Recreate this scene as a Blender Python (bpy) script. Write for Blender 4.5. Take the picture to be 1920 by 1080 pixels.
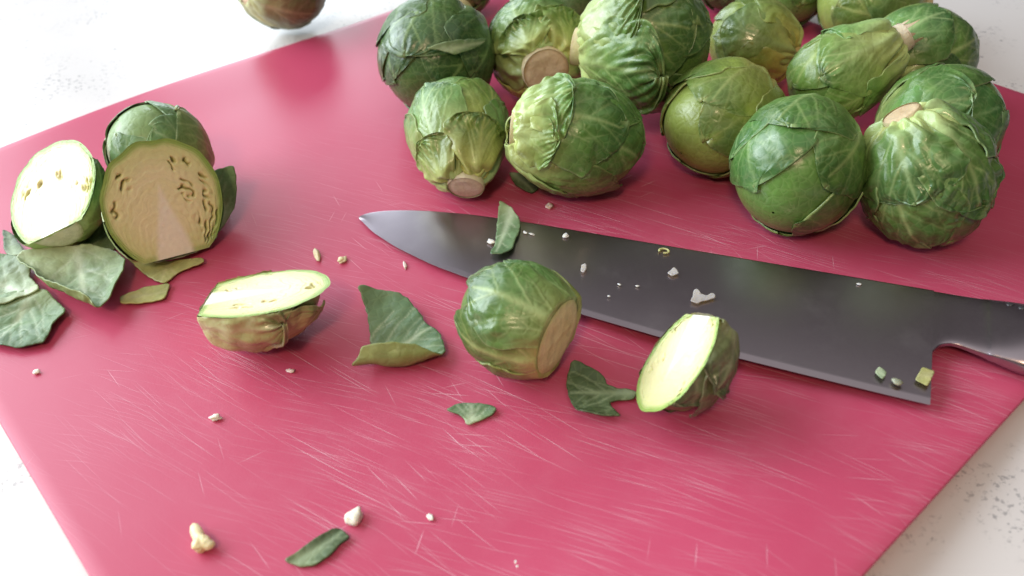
import bpy, bmesh, math, random
import numpy as np
from mathutils import Vector, Matrix
from mathutils.geometry import delaunay_2d_cdt

# ------------------------------------------------------------------ clear
for o in list(bpy.data.objects):
    bpy.data.objects.remove(o, do_unlink=True)
SC = bpy.context.scene
COL = SC.collection

# ------------------------------------------------------------------ camera
cam_data = bpy.data.cameras.new("camera")
cam = bpy.data.objects.new("camera", cam_data)
COL.objects.link(cam)
CR = Vector((0.99863, -0.03434, -0.0395))
CU = Vector((0.05234, 0.65516, 0.75368))
CF = Vector((0.0, 0.75471, -0.65606))
cam.matrix_world = Matrix(((CR.x, CU.x, -CF.x, 0.0),
                           (CR.y, CU.y, -CF.y, -0.25),
                           (CR.z, CU.z, -CF.z, 0.194),
                           (0, 0, 0, 1)))
cam_data.sensor_width = 36.0
cam_data.lens = 36.0 * 1640 / 1920
cam_data.clip_start = 0.01
cam_data.clip_end = 20.0
cam_data.dof.use_dof = True
cam_data.dof.focus_distance = 0.295
cam_data.dof.aperture_fstop = 13.0
SC.camera = cam

# ------------------------------------------------------------------ world: dim kitchen
world = bpy.data.worlds.new("World")
SC.world = world
world.use_nodes = True
bg = world.node_tree.nodes["Background"]
# dark walls and cupboards round about, a white ceiling overhead
_wt = world.node_tree
_tc = _wt.nodes.new("ShaderNodeTexCoord"); _sx = _wt.nodes.new("ShaderNodeSeparateXYZ")
_rp = _wt.nodes.new("ShaderNodeValToRGB")
_wt.links.new(_tc.outputs["Generated"], _sx.inputs[0]); _wt.links.new(_sx.outputs[2], _rp.inputs[0])
_rp.color_ramp.elements[0].position = 0.70; _rp.color_ramp.elements[0].color = (0.065, 0.055, 0.058, 1)
_rp.color_ramp.elements[1].position = 0.88; _rp.color_ramp.elements[1].color = (0.72, 0.69, 0.67, 1)
_wt.links.new(_rp.outputs[0], bg.inputs[0])
bg.inputs[1].default_value = 1.0

# ------------------------------------------------------------------ lamps
def area_lamp(name, loc, target, sx, sy, power, color):
    l = bpy.data.lights.new(name, 'AREA')
    l.shape = 'RECTANGLE'; l.size = sx; l.size_y = sy
    l.energy = power; l.color = color
    o = bpy.data.objects.new(name, l)
    COL.objects.link(o)
    o.location = loc
    o.rotation_euler = (Vector(target) - Vector(loc)).to_track_quat('-Z', 'Y').to_euler()
    return o
# a tall window close by on the left, two fainter ones farther along the same side of the room
for (wx, wy, wz), ang, ww, wh, wp in (((-1.30, 0.05, 0.82), -4, 1.10, 1.10, 33.5),
                                      ((-1.05, 0.78, 0.86), -22, 0.85, 1.40, 22.0),
                                      ((-0.50, 1.85, 0.66), -27, 0.95, 1.05, 16.0)):
    d = Vector((math.cos(math.radians(ang)), math.sin(math.radians(ang)), 0.0))
    area_lamp("window_light", (wx, wy, wz), Vector((wx, wy, wz)) + d, ww, wh, wp, (0.84, 0.93, 1.0))
# warm ceiling lamp of the kitchen
area_lamp("ceiling_lamp", (-0.2, -0.75, 0.85), (0, 0, 0), 0.16, 0.16, 4.4, (1.0, 0.72, 0.46))

SC.view_settings.view_transform = 'Standard'
SC.view_settings.look = 'None'
SC.view_settings.exposure = 0.0
SC.view_settings.gamma = 1.0
SC.view_settings.use_curve_mapping = False

# ------------------------------------------------------------------ measured tables
KNIFE_TIP=[-0.05624, 0.01782, 0.001]
KNIFE_X=[0.92227, -0.38538, 0.02999]
KNIFE_Y=[-0.38556, -0.92268, 0.0]
KNIFE_N=[-0.02767, 0.01156, 0.99955]
SPINE=[(0.9, 1.2), (3.3, -2.3), (12.9, -6.4), (26.5, -9.7), (40.7, -11.5), (65.2, -13.4), (111.5, -11.6), (153.4, -12.2), (191.8, -12.1), (206.8, -11.9), (224.7, -12.2)]
EDGE=[(0.9, 1.2), (10.1, 7.6), (22.9, 13.6), (39.7, 19.1), (54.1, 22.2), (97.2, 28.8), (124.4, 32.1), (141.5, 33.7), (163.2, 35.1), (187.0, 36.5), (199.4, 37.0)]
NOTCH=[(199.4, 37.0), (199.1, 17.4), (199.9, 14.9), (201.6, 12.0), (204.3, 10.6), (206.8, 10.7), (213.5, 12.8), (223.3, 15.9)]
DIMPLES=[(220.2, -9.1), (223.2, -7.5)]
LOOSE={
 'a':dict(o=[-0.0372, -0.0494, 0.0012],ex=[1.0, 0.0, 0.0],n=[0.0, 0.0, 1.0],pts=[(-13.3, 18.7), (-11.4, 19.4), (-6.7, 17.9), (-1.6, 17.3), (1.9, 15.4), (6.2, 9.1), (8.9, 3.4), (12.7, 0.1), (14.2, -4.1), (14.3, -6.7), (15.3, -7.5), (13.8, -12.9), (8.5, -18.7), (0.9, -21.7), (-7.3, -21.9), (-12.2, -14.6), (-7.5, -12.7), (-7.4, -6.2), (-8.3, 1.7), (-9.6, 9.0), (-11.4, 14.9)]),
 'b':dict(o=[0.0245, -0.0775, 0.0012],ex=[1.0, 0.0, 0.0],n=[0.0, 0.0, 1.0],pts=[(-7.6, 12.5), (-2.4, 10.1), (1.8, 6.3), (1.8, 3.3), (6.3, 1.7), (10.0, 0.1), (9.3, -2.9), (2.6, -2.9), (1.5, -4.1), (4.5, -9.9), (-2.1, -10.2), (-7.3, -7.5), (-9.1, -1.3), (-9.5, 4.9)]),
 'c':dict(o=[-0.0142, -0.0825, 0.0012],ex=[1.0, 0.0, 0.0],n=[0.0, 0.0, 1.0],pts=[(-7.0, 1.6), (-3.6, 4.0), (2.6, 4.2), (8.2, 1.5), (5.2, -1.5), (1.7, -2.5), (0.1, -4.3), (-1.2, -3.1), (-1.7, -0.6), (-4.2, 0.8)]),
 'd':dict(o=[-0.0515, -0.1241, 0.0012],ex=[1.0, 0.0, 0.0],n=[0.0, 0.0, 1.0],pts=[(-9.0, -3.3), (-6.3, -1.8), (-3.2, 1.1), (1.8, 4.6), (3.5, 5.3), (4.6, 4.1), (5.4, 2.8), (7.2, 2.7), (4.7, 0.6), (2.6, -2.0), (-1.0, -4.5), (-3.8, -5.2), (-6.5, -4.3)]),
 'e':dict(o=[-0.0009, -0.0025, 0.004],ex=[-0.386, -0.923, 0.0],n=[-0.028, 0.012, 1.0],pts=[(-16.1, -8.8), (-14.0, -3.7), (-8.3, 2.0), (-1.0, 4.3), (3.5, 4.3), (7.3, 5.4), (11.5, 3.6), (12.9, -1.2), (7.0, -1.4), (-2.5, -4.5)]),
 'f':dict(o=[-0.1493, -0.0109, 0.0012],ex=[1.0, 0.0, 0.0],n=[0.0, 0.0, 1.0],pts=[(-22.3, 7.7), (-20.8, 14.0), (-13.3, 15.9), (-2.1, 17.1), (7.2, 13.5), (13.9, 6.6), (14.9, -1.2), (16.3, -10.9), (13.1, -15.8), (10.6, -19.6), (3.7, -17.2), (-6.9, -9.0), (-14.4, -1.1)]),
 'g':dict(o=[-0.1767, -0.0076, 0.0012],ex=[1.0, 0.0, 0.0],n=[0.0, 0.0, 1.0],pts=[(-18.2, 6.6), (-9.6, 13.9), (-1.7, 12.6), (5.7, 8.6), (6.1, 3.4), (13.5, -5.6), (9.1, -8.9), (5.4, -11.7), (0.9, -11.9), (-11.3, -7.0)]),
 'h':dict(o=[-0.1654, -0.0273, 0.0012],ex=[1.0, 0.0, 0.0],n=[0.0, 0.0, 1.0],pts=[(-17.7, 5.4), (-10.5, 7.9), (-6.2, 8.6), (-0.2, 11.8), (5.0, 10.2), (14.2, 0.8), (12.6, -4.1), (12.4, -11.8), (5.7, -13.5), (-2.8, -10.9), (-12.6, -4.3)]),
 'i':dict(o=[-0.1256, -0.0216, 0.0012],ex=[1.0, 0.0, 0.0],n=[0.0, 0.0, 1.0],pts=[(-7.8, -1.2), (-0.9, 4.1), (7.2, 4.9), (7.4, -2.9), (-5.9, -4.9)]),
 'j':dict(o=[-0.1063, 0.0213, 0.0084],ex=[0.906, 0.423, -0.0],n=[0.352, -0.755, 0.553],pts=[(0.5, 11.4), (8.1, 11.0), (6.5, 3.8), (3.3, -3.3), (-4.2, -9.9), (-7.9, -10.4), (-6.3, -2.6)]),
 'k':dict(o=[-0.1523, 0.0123, 0.0012],ex=[1.0, 0.0, 0.0],n=[0.0, 0.0, 1.0],pts=[(-8.0, -2.2), (-6.0, 17.7), (3.5, 8.3), (8.7, -8.4), (4.1, -9.2), (-2.3, -6.2)]),
 'l':dict(o=[-0.1841, 0.011, 0.0012],ex=[1.0, 0.0, 0.0],n=[0.0, 0.0, 1.0],pts=[(-6.9, 9.6), (-1.7, 6.2), (7.2, -5.4), (2.5, -6.9), (-1.2, -3.5)]),
 'm':dict(o=[0.007, 0.0343, 0.0012],ex=[1.0, 0.0, 0.0],n=[0.0, 0.0, 1.0],pts=[(-5.6, 7.8), (0.6, 6.1), (5.4, -3.6), (2.7, -7.4), (-3.1, -2.9)]),
 'n':dict(o=[-0.0165, 0.0749, 0.0399],ex=[0.867, 0.498, -0.0],n=[0.42, -0.73, 0.54],pts=[(-11.9, 2.7), (-6.7, 3.2), (-1.0, 2.5), (14.3, -0.4), (9.8, -2.4), (4.3, -2.8), (-2.1, -2.8), (-6.7, 0.2)]),
 'o':dict(o=[0.1156, -0.0839, 0.0081],ex=[-0.386, -0.923, 0.0],n=[-0.028, 0.012, 1.0],pts=[(2.3, -2.8), (-3.2, -1.1), (-2.6, 2.0), (-0.3, 1.5), (3.9, 0.3)]),
 'p':dict(o=[0.1037, -0.0814, 0.0078],ex=[-0.386, -0.923, 0.0],n=[-0.028, 0.012, 1.0],pts=[(0.3, -1.6), (-2.3, -0.6), (-0.7, 1.5), (2.7, 0.6)]),
 'r':dict(o=[0.0605, -0.0432, 0.0061],ex=[-0.386, -0.923, 0.0],n=[-0.028, 0.012, 1.0],pts=[(3.4, -2.8), (-2.2, -2.9), (-3.0, -1.9), (-0.9, -0.6), (-0.6, 1.0), (-2.0, 3.1), (-0.4, 3.9), (1.7, 1.4), (4.0, -1.1)]),
 's':dict(o=[0.0535, -0.0304, 0.0058],ex=[-0.386, -0.923, 0.0],n=[-0.028, 0.012, 1.0],pts=[(0.8, -1.6), (-2.7, -0.3), (0.1, 1.9), (1.8, 0.0)]),
 't':dict(o=[0.0244, -0.0248, 0.0049],ex=[-0.386, -0.923, 0.0],n=[-0.028, 0.012, 1.0],pts=[(-1.4, -1.2), (-2.6, -0.1), (-0.2, 1.0), (2.5, 0.7), (1.7, -0.5)]),
 'q':dict(o=[-0.1217, -0.0079, 0.0012],ex=[1.0, 0.0, 0.0],n=[0.0, 0.0, 1.0],pts=[(-14.7, 5.7), (-3.4, 4.2), (11.5, 4.2), (12.9, 1.3), (4.9, -2.1), (1.8, -8.2), (-3.6, -5.2), (-9.5, 0.2)]),
}
SPOT={
 '1':([-0.027, 0.095, 0.0251],0.0251,[0.377, 0.817, 0.435]),
 '2':([-0.0211, 0.1921, 0.0215],0.0215,[0.28, 0.959, -0.031]),
 '3':([0.0158, 0.1045, 0.0225],0.0225,[0.116, -0.992, 0.038]),
 '4':([-0.0172, 0.0437, 0.0208],0.0208,[0.075, -0.943, -0.324]),
 '5':([0.0265, 0.0291, 0.0218],0.0218,[-0.945, -0.141, 0.295]),
 '6':([0.0585, 0.0735, 0.0373],0.0273,[-0.99, 0.134, -0.048]),
 '7':([0.0822, 0.0384, 0.0225],0.0225,[0.778, 0.566, 0.272]),
 '8':([0.1094, 0.1048, 0.0196],0.0196,[0.893, -0.417, -0.17]),
 '9':([0.143, 0.1632, 0.0205],0.0205,[0.044, 0.956, 0.291]),
 '10':([0.1703, 0.1337, 0.0231],0.0231,[0.987, -0.106, -0.122]),
 '11':([0.1305, 0.0561, 0.0282],0.0182,[0.883, 0.207, 0.421]),
 '12':([0.1733, 0.0785, 0.0226],0.0226,[-0.931, -0.323, -0.173]),
 '13':([0.1605, 0.026, 0.0221],0.0221,[-0.921, 0.187, -0.341]),
 '14':([0.1003, 0.001, 0.0237],0.0237,[0.545, 0.806, 0.231]),
 '15':([0.1401, -0.0098, 0.0219],0.0219,[-0.42, 0.376, 0.826]),
 '16':([0.1162, 0.1836, 0.017],0.0170,[0.052, 0.655, 0.754]),
 '17':([-0.1085, 0.1909, 0.0225],0.0225,[-0.774, -0.569, 0.278]),
 '18':([0.0442, 0.1734, 0.0209],0.0209,[0.037, 0.997, 0.069]),
 'C':([-0.1315, 0.0382, 0.0192],0.0192,[0.51, 0.117, -0.852]),
 'E':([0.0014, -0.0618, 0.0178],0.0178,[0.825, -0.564, -0.042]),
}
CRUMBS=[
 ([-0.0694, -0.0032, 0.0],2.3,7.1),
 ([-0.0595, -0.0079, 0.0],2.6,3.2),
 ([-0.0369, -0.0125, 0.0],1.1,3.7),
 ([-0.0696, -0.0607, 0.0],3.3,2.1),
 ([-0.0887, -0.0787, 0.0],3.4,3.1),
 ([-0.0443, -0.115, 0.0],4.2,4.8),
 ([-0.0828, -0.121, 0.0],6.3,9.0),
 ([-0.0243, -0.1164, 0.0],1.5,1.8),
 ([-0.0025, -0.1317, 0.0],1.3,1.9),
 ([-0.1499, -0.0557, 0.0],1.8,1.9),
 ([0.0156, 0.0179, 0.0],2.8,2.6),
]
BLADE_CRUMBS=[
 ([0.0201, -0.0059, 0.0046],2.3,1.9),
 ([-0.0065, -0.0063, 0.0039],1.9,2.2),
 ([0.0058, -0.0025, 0.0042],1.5,1.6),
 ([0.0082, -0.0034, 0.0042],1.1,1.9),
 ([0.1066, -0.0853, 0.0079],2.4,3.0),
 ([0.1105, -0.0425, 0.0075],1.2,1.7),
 ([0.035, -0.0341, 0.0053],0.9,1.2),
 ([0.0409, -0.0356, 0.0055],0.9,1.2),
 ([0.0312, -0.0396, 0.0053],0.7,1.0),
]
RING_AT=[0.0524, -0.0186, 0.0056]
BOARD=dict(left=[-0.2562, 0.0475],top=[0.0522, 0.291],right=[0.2773, 0.0232],bottom=[-0.0252, -0.2294])

# ------------------------------------------------------------------ helpers
def V3(v): return np.array(v, dtype=float)
def unit(v): v = V3(v); return v / np.linalg.norm(v)
def sm(a, b, x):
    t = np.clip((x - a) / (b - a), 0, 1); return t * t * (3 - 2 * t)
def lerp(a, b, t):
    t = np.asarray(t)
    if t.ndim: t = t[..., None]
    return V3(a) * (1 - t) + V3(b) * t

class Noise:
    """smooth random field: a sum of random sine waves, about -1..1"""
    def __init__(s, rng, dim=2, lo=0.6, hi=1.6, n=12):
        k = rng.normal(size=(n, dim)); k /= np.linalg.norm(k, axis=1)[:, None]
        s.k = k * rng.uniform(lo, hi, size=(n, 1)) * 2 * math.pi
        s.p = rng.uniform(0, 6.28, n); s.a = 1.6 / n ** 0.5 / 1.0
    def __call__(s, *c):
        P = np.stack(c, -1)
        return s.a * np.sin(P @ s.k.T + s.p).mean(-1) * len(s.p) ** 0.5

def make_mesh(name, V, F, col=None, mat=None, parent=None, smooth=True, loc=None):
    """V (n,3) metres, F (m,4) quads or (m,3) triangles"""
    F = np.asarray(F, dtype=np.int32); V = np.asarray(V, dtype=np.float32)
    used = np.zeros(len(V), bool); used[F.ravel()] = True
    if not used.all():
        mp = np.cumsum(used) - 1; F = mp[F].astype(np.int32); V = V[used]
        if col is not None: col = col[used]
    k = F.shape[1]
    me = bpy.data.meshes.new(name)
    me.vertices.add(len(V)); me.vertices.foreach_set("co", np.ascontiguousarray(V).ravel())
    me.loops.add(F.size); me.loops.foreach_set("vertex_index", F.ravel())
    me.polygons.add(len(F))
    me.polygons.foreach_set("loop_start", np.arange(0, F.size, k, dtype=np.int32))
    me.polygons.foreach_set("use_smooth", np.full(len(F), smooth, dtype=bool))
    me.update(calc_edges=True)
    me.validate()
    if col is not None:
        c = np.ones((len(V), 4), np.float32); c[:, :col.shape[1]] = np.clip(col, 0, 1)
        at = me.color_attributes.new("Col", 'FLOAT_COLOR', 'POINT')
        at.data.foreach_set("color", c.ravel())
    if mat: me.materials.append(mat)
    o = bpy.data.objects.new(name, me)
    COL.objects.link(o)
    if parent is not None: o.parent = parent
    if loc is not None: o.location = loc
    return o

def tag(o, label, cat, group=None):
    o["label"] = label; o["category"] = cat
    if group: o["group"] = group
    return o

def empty(name, loc):
    o = bpy.data.objects.new(name, None)
    o.empty_display_size = 0.01
    COL.objects.link(o); o.location = loc
    return o

def grid_faces(n, m):
    i = np.arange(n - 1)[:, None] * m + np.arange(m - 1)[None, :]
    return np.stack([i, i + 1, i + m + 1, i + m], -1).reshape(-1, 4)

# ------------------------------------------------------------------ materials
def new_mat(name):
    m = bpy.data.materials.new(name); m.use_nodes = True
    nt = m.node_tree
    return m, nt, nt.nodes["Principled BSDF"]
def nd(nt, t, **kw):
    n = nt.nodes.new(t)
    for k, v in kw.items(): setattr(n, k, v)
    return n
def math_n(nt, op, a, b=None, c=None, clamp=False):
    n = nd(nt, "ShaderNodeMath", operation=op); n.use_clamp = clamp
    for i, x in enumerate((a, b, c)):
        if x is None: continue
        if hasattr(x, "links"): nt.links.new(x, n.inputs[i])
        else: n.inputs[i].default_value = x
    return n.outputs[0]
def mix_c(nt, fac, a, b, mode='MIX'):
    n = nd(nt, "ShaderNodeMix", data_type='RGBA', blend_type=mode)
    for s, x in ((n.inputs[0], fac), (n.inputs[6], a), (n.inputs[7], b)):
        if hasattr(x, "links"): nt.links.new(x, s)
        else: s.default_value = x if not isinstance(x, tuple) or len(x) == 4 else (*x, 1)
    return n.outputs[2]
def remap(nt, x, a, b, c=0.0, d=1.0, smooth=True):
    n = nd(nt, "ShaderNodeMapRange"); n.interpolation_type = 'SMOOTHSTEP' if smooth else 'LINEAR'
    nt.links.new(x, n.inputs[0])
    for i, v in enumerate((a, b, c, d)): n.inputs[i + 1].default_value = v
    return n.outputs[0]
def noise_n(nt, co, scale, detail=3, rough=0.5):
    n = nd(nt, "ShaderNodeTexNoise"); n.inputs["Scale"].default_value = scale
    n.inputs["Detail"].default_value = detail; n.inputs["Roughness"].default_value = rough
    if co is not None: nt.links.new(co, n.inputs["Vector"])
    return n.outputs[0]
def bump_n(nt, h, strength, dist, normal=None):
    n = nd(nt, "ShaderNodeBump"); n.inputs["Strength"].default_value = strength
    n.inputs["Distance"].default_value = dist
    nt.links.new(h, n.inputs["Height"])
    if normal is not None: nt.links.new(normal, n.inputs["Normal"])
    return n.outputs[0]

def leaf_material(name, rough=0.36, trans=0.0, sss=0.0, coat=0.5):
    m, nt, b = new_mat(name)
    co = nd(nt, "ShaderNodeTexCoord").outputs["Object"]
    at = nd(nt, "ShaderNodeAttribute", attribute_name="Col")
    vor = nd(nt, "ShaderNodeTexVoronoi", feature='DISTANCE_TO_EDGE')
    vor.inputs["Scale"].default_value = 330
    wob = nd(nt, "ShaderNodeTexNoise"); wob.inputs["Scale"].default_value = 260
    nt.links.new(co, wob.inputs["Vector"])
    wv = nd(nt, "ShaderNodeVectorMath", operation='MULTIPLY_ADD')
    nt.links.new(wob.outputs[1], wv.inputs[0]); wv.inputs[1].default_value = (0.002,) * 3
    nt.links.new(co, wv.inputs[2])
    nt.links.new(wv.outputs[0], vor.inputs["Vector"])
    ter = remap(nt, vor.outputs[0], 0.0, 0.10, 1.0, 0.0)
    n1 = noise_n(nt, co, 420, 5, 0.6)
    n2 = noise_n(nt, co, 90, 3)
    lum = math_n(nt, 'MULTIPLY_ADD', n1, 0.5, 0.75)
    lum = math_n(nt, 'MULTIPLY', lum, remap(nt, n2, 0.3, 0.7, 0.86, 1.12))
    hsv = nd(nt, "ShaderNodeHueSaturation")
    nt.links.new(at.outputs["Color"], hsv.inputs["Color"]); nt.links.new(lum, hsv.inputs["Value"])
    c = mix_c(nt, math_n(nt, 'MULTIPLY', ter, 0.08), hsv.outputs[0], (0.48, 0.58, 0.26, 1))
    nt.links.new(c, b.inputs["Base Color"])
    nt.links.new(remap(nt, noise_n(nt, co, 150, 4), 0.3, 0.7, rough - 0.07, rough + 0.14), b.inputs["Roughness"])
    h = math_n(nt, 'ADD', math_n(nt, 'MULTIPLY', remap(nt, vor.outputs[0], 0, 0.25, 0, 1), 0.5), math_n(nt, 'MULTIPLY', n1, 0.6))
    nt.links.new(bump_n(nt, h, 0.22, 0.0005), b.inputs["Normal"])
    b.inputs["IOR"].default_value = 1.5
    wet = remap(nt, noise_n(nt, co, 70, 3), 0.45, 0.7, 0.0, coat)
    nt.links.new(wet, b.inputs["Coat Weight"]); b.inputs["Coat Roughness"].default_value = 0.12
    if sss:
        b.inputs["Subsurface Weight"].default_value = sss
        b.inputs["Subsurface Radius"].default_value = (0.6, 1.0, 0.3)
        b.inputs["Subsurface Scale"].default_value = 0.002
    if trans:
        t = nd(nt, "ShaderNodeBsdfTranslucent")
        nt.links.new(mix_c(nt, 1.0, c, (0.9, 1.0, 0.5, 1), 'MULTIPLY'), t.inputs[0])
        mx = nd(nt, "ShaderNodeMixShader"); mx.inputs[0].default_value = trans
        nt.links.new(b.outputs[0], mx.inputs[1]); nt.links.new(t.outputs[0], mx.inputs[2])
        nt.links.new(mx.outputs[0], nt.nodes["Material Output"].inputs[0])
    return m
M_LEAF = leaf_material("sprout_leaf", 0.34, 0.0)
M_LOOSE = leaf_material("torn_leaf", 0.40, 0.22, 0, 0.1)

def flesh_material(name, rough, sss, bump=0.25):
    m, nt, b = new_mat(name)
    co = nd(nt, "ShaderNodeTexCoord").outputs["Object"]
    at = nd(nt, "ShaderNodeAttribute", attribute_name="Col")
    n1 = noise_n(nt, co, 700, 5, 0.65)
    hsv = nd(nt, "ShaderNodeHueSaturation")
    nt.links.new(at.outputs["Color"], hsv.inputs["Color"])
    nt.links.new(remap(nt, n1, 0.25, 0.75, 0.95, 1.03), hsv.inputs["Value"])
    nt.links.new(hsv.outputs[0], b.inputs["Base Color"])
    b.inputs["Roughness"].default_value = rough
    b.inputs["Subsurface Weight"].default_value = sss
    b.inputs["Subsurface Radius"].default_value = (1.0, 0.7, 0.35)
    b.inputs["Subsurface Scale"].default_value = 0.003
    nt.links.new(bump_n(nt, n1, bump, 0.0004), b.inputs["Normal"])
    return m
M_FLESH = flesh_material("cut_flesh", 0.38, 0.30)
M_STEM = flesh_material("stem_flesh", 0.55, 0.15, 0.9)

def board_material():
    m, nt, b = new_mat("pink_plastic")
    co = nd(nt, "ShaderNodeTexCoord").outputs["Object"]
    warp = nd(nt, "ShaderNodeTexNoise"); warp.inputs["Scale"].default_value = 14
    warp.inputs["Detail"].default_value = 1
    nt.links.new(co, warp.inputs["Vector"])
    wv = nd(nt, "ShaderNodeVectorMath", operation='MULTIPLY_ADD')
    nt.links.new(warp.outputs[1], wv.inputs[0]); wv.inputs[1].default_value = (0.0035, 0.0035, 0)
    nt.links.new(co, wv.inputs[2])
    acc = None
    # angle, cell length, cell spacing (m), relative line width, share of cells used, strength
    layers = [(-34, .200, .0014, .062, .30, 1.0), (-38, .130, .0010, .075, .34, .75), (-29, .140, .0011, .07, .30, .75),
              (-33, .070, .0006, .13, .50, .5), (-24, .070, .0007, .11, .45, .45), (-43, .090, .0009, .085, .32, .65),
              (-18, .060, .0006, .13, .45, .40), (-9, .110, .0020, .045, .16, .9), (-52, .090, .0018, .05, .18, .8),
              (31, .160, .0040, .024, .12, 1.0), (76, .130, .0040, .024, .12, 1.0), (12, .120, .0034, .028, .10, .9), (-66, .110, .0026, .036, .14, .9)]
    for i, (ang, ln, spc, wd, share, st) in enumerate(layers):
        rot = nd(nt, "ShaderNodeVectorRotate", rotation_type='Z_AXIS')
        rot.inputs["Angle"].default_value = math.radians(-ang)
        nt.links.new(wv.outputs[0], rot.inputs[0])
        sc = nd(nt, "ShaderNodeVectorMath", operation='MULTIPLY_ADD')
        nt.links.new(rot.outputs[0], sc.inputs[0])
        sc.inputs[1].default_value = (1 / ln, 1 / spc, 0); sc.inputs[2].default_value = (i * 7.3, i * 3.1, 0)
        v = nd(nt, "ShaderNodeTexVoronoi", voronoi_dimensions='2D', feature='F1')
        v.inputs["Scale"].default_value = 1.0
        nt.links.new(sc.outputs[0], v.inputs["Vector"])
        line = remap(nt, v.outputs["Distance"], wd * 0.4, wd * 1.5, 1, 0)
        sp = nd(nt, "ShaderNodeSeparateColor"); nt.links.new(v.outputs["Color"], sp.inputs[0])
        keep = math_n(nt, 'LESS_THAN', sp.outputs[0], share)
        s = math_n(nt, 'MULTIPLY', math_n(nt, 'MULTIPLY', line, keep), math_n(nt, 'MULTIPLY', math_n(nt, 'ADD', sp.outputs[1], 0.25), st))
        acc = s if acc is None else math_n(nt, 'ADD', acc, s)
    # worn where the knife works: the middle of the mat, hardly at its rim
    mp = nd(nt, "ShaderNodeMapping"); mp.inputs["Location"].default_value = (-0.25, 0.12, 0)
    mp.inputs["Rotation"].default_value = (0, 0, math.radians(28)); mp.inputs["Scale"].default_value = (4.7, 6.6, 1)
    nt.links.new(co, mp.inputs[0])
    sep = nd(nt, "ShaderNodeSeparateXYZ"); nt.links.new(mp.outputs[0], sep.inputs[0])
    r2 = math_n(nt, 'ADD', math_n(nt, 'POWER', sep.outputs[0], 2.0), math_n(nt, 'POWER', sep.outputs[1], 2.0))
    wear = remap(nt, math_n(nt, 'ADD', r2, math_n(nt, 'MULTIPLY', noise_n(nt, co, 18, 3), 0.9)), 0.55, 1.55, 1.0, 0.02)
    patch = remap(nt, noise_n(nt, co, 45, 3), 0.35, 0.65, 0.45, 1.1)
    scr = math_n(nt, 'MULTIPLY', math_n(nt, 'MULTIPLY', acc, wear), patch)
    scr = math_n(nt, 'MULTIPLY', scr, 1.15, clamp=True)
    haze_n = math_n(nt, 'MULTIPLY', math_n(nt, 'MULTIPLY', wear, remap(nt, noise_n(nt, co, 60, 5, .7), .35, .7, 0, 1)), 0.12)
    base = mix_c(nt, noise_n(nt, co, 9, 2), (0.58, 0.074, 0.160, 1), (0.62, 0.090, 0.180, 1))
    c = mix_c(nt, haze_n, base, (0.74, 0.30, 0.40, 1))
    c = mix_c(nt, scr, c, (0.88, 0.50, 0.60, 1))
    nt.links.new(c, b.inputs["Base Color"])
    rg = math_n(nt, 'ADD', remap(nt, wear, 0, 1, 0.33, 0.43, False), math_n(nt, 'MULTIPLY', scr, 0.2))
    nt.links.new(rg, b.inputs["Roughness"])
    b.inputs["Specular IOR Level"].default_value = 0.62
    h = math_n(nt, 'MULTIPLY', scr, -1.0)
    n0 = bump_n(nt, noise_n(nt, co, 1500, 2), 0.06, 0.0004)
    nt.links.new(bump_n(nt, h, 0.5, 0.0002, n0), b.inputs["Normal"])
    t = nd(nt, "ShaderNodeBsdfTranslucent"); t.inputs[0].default_value = (0.92, 0.34, 0.48, 1)
    mx = nd(nt, "ShaderNodeMixShader"); mx.inputs[0].default_value = 0.22
    nt.links.new(b.outputs[0], mx.inputs[1]); nt.links.new(t.outputs[0], mx.inputs[2])
    nt.links.new(mx.outputs[0], nt.nodes["Material Output"].inputs[0])
    return m

def counter_material():
    m, nt, b = new_mat("white_quartz")
    co = nd(nt, "ShaderNodeTexCoord").outputs["Object"]
    zone = remap(nt, noise_n(nt, co, 30, 5, 0.65), 0.48, 0.62)
    grain = remap(nt, noise_n(nt, co, 460, 5, 0.7), 0.54, 0.60)
    spots = math_n(nt, 'MULTIPLY', zone, grain)
    v = nd(nt, "ShaderNodeTexVoronoi"); v.inputs["Scale"].default_value = 120; nt.links.new(co, v.inputs["Vector"])
    sp = nd(nt, "ShaderNodeSeparateColor"); nt.links.new(v.outputs["Color"], sp.inputs[0])
    dot = math_n(nt, 'MULTIPLY', remap(nt, v.outputs["Distance"], 0.06, 0.13, 1, 0), math_n(nt, 'LESS_THAN', sp.outputs[0], 0.14))
    soft = remap(nt, noise_n(nt, co, 12, 4, 0.55), 0.45, 0.75, 0.0, 0.35)
    c = mix_c(nt, soft, (0.67, 0.645, 0.635, 1), (0.58, 0.565, 0.57, 1))
    c = mix_c(nt, math_n(nt, 'MULTIPLY', math_n(nt, 'MAXIMUM', spots, dot), 0.6), c, (0.16, 0.16, 0.18, 1))
    nt.links.new(c, b.inputs["Base Color"])
    b.inputs["Roughness"].default_value = 0.30
    return m

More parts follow.
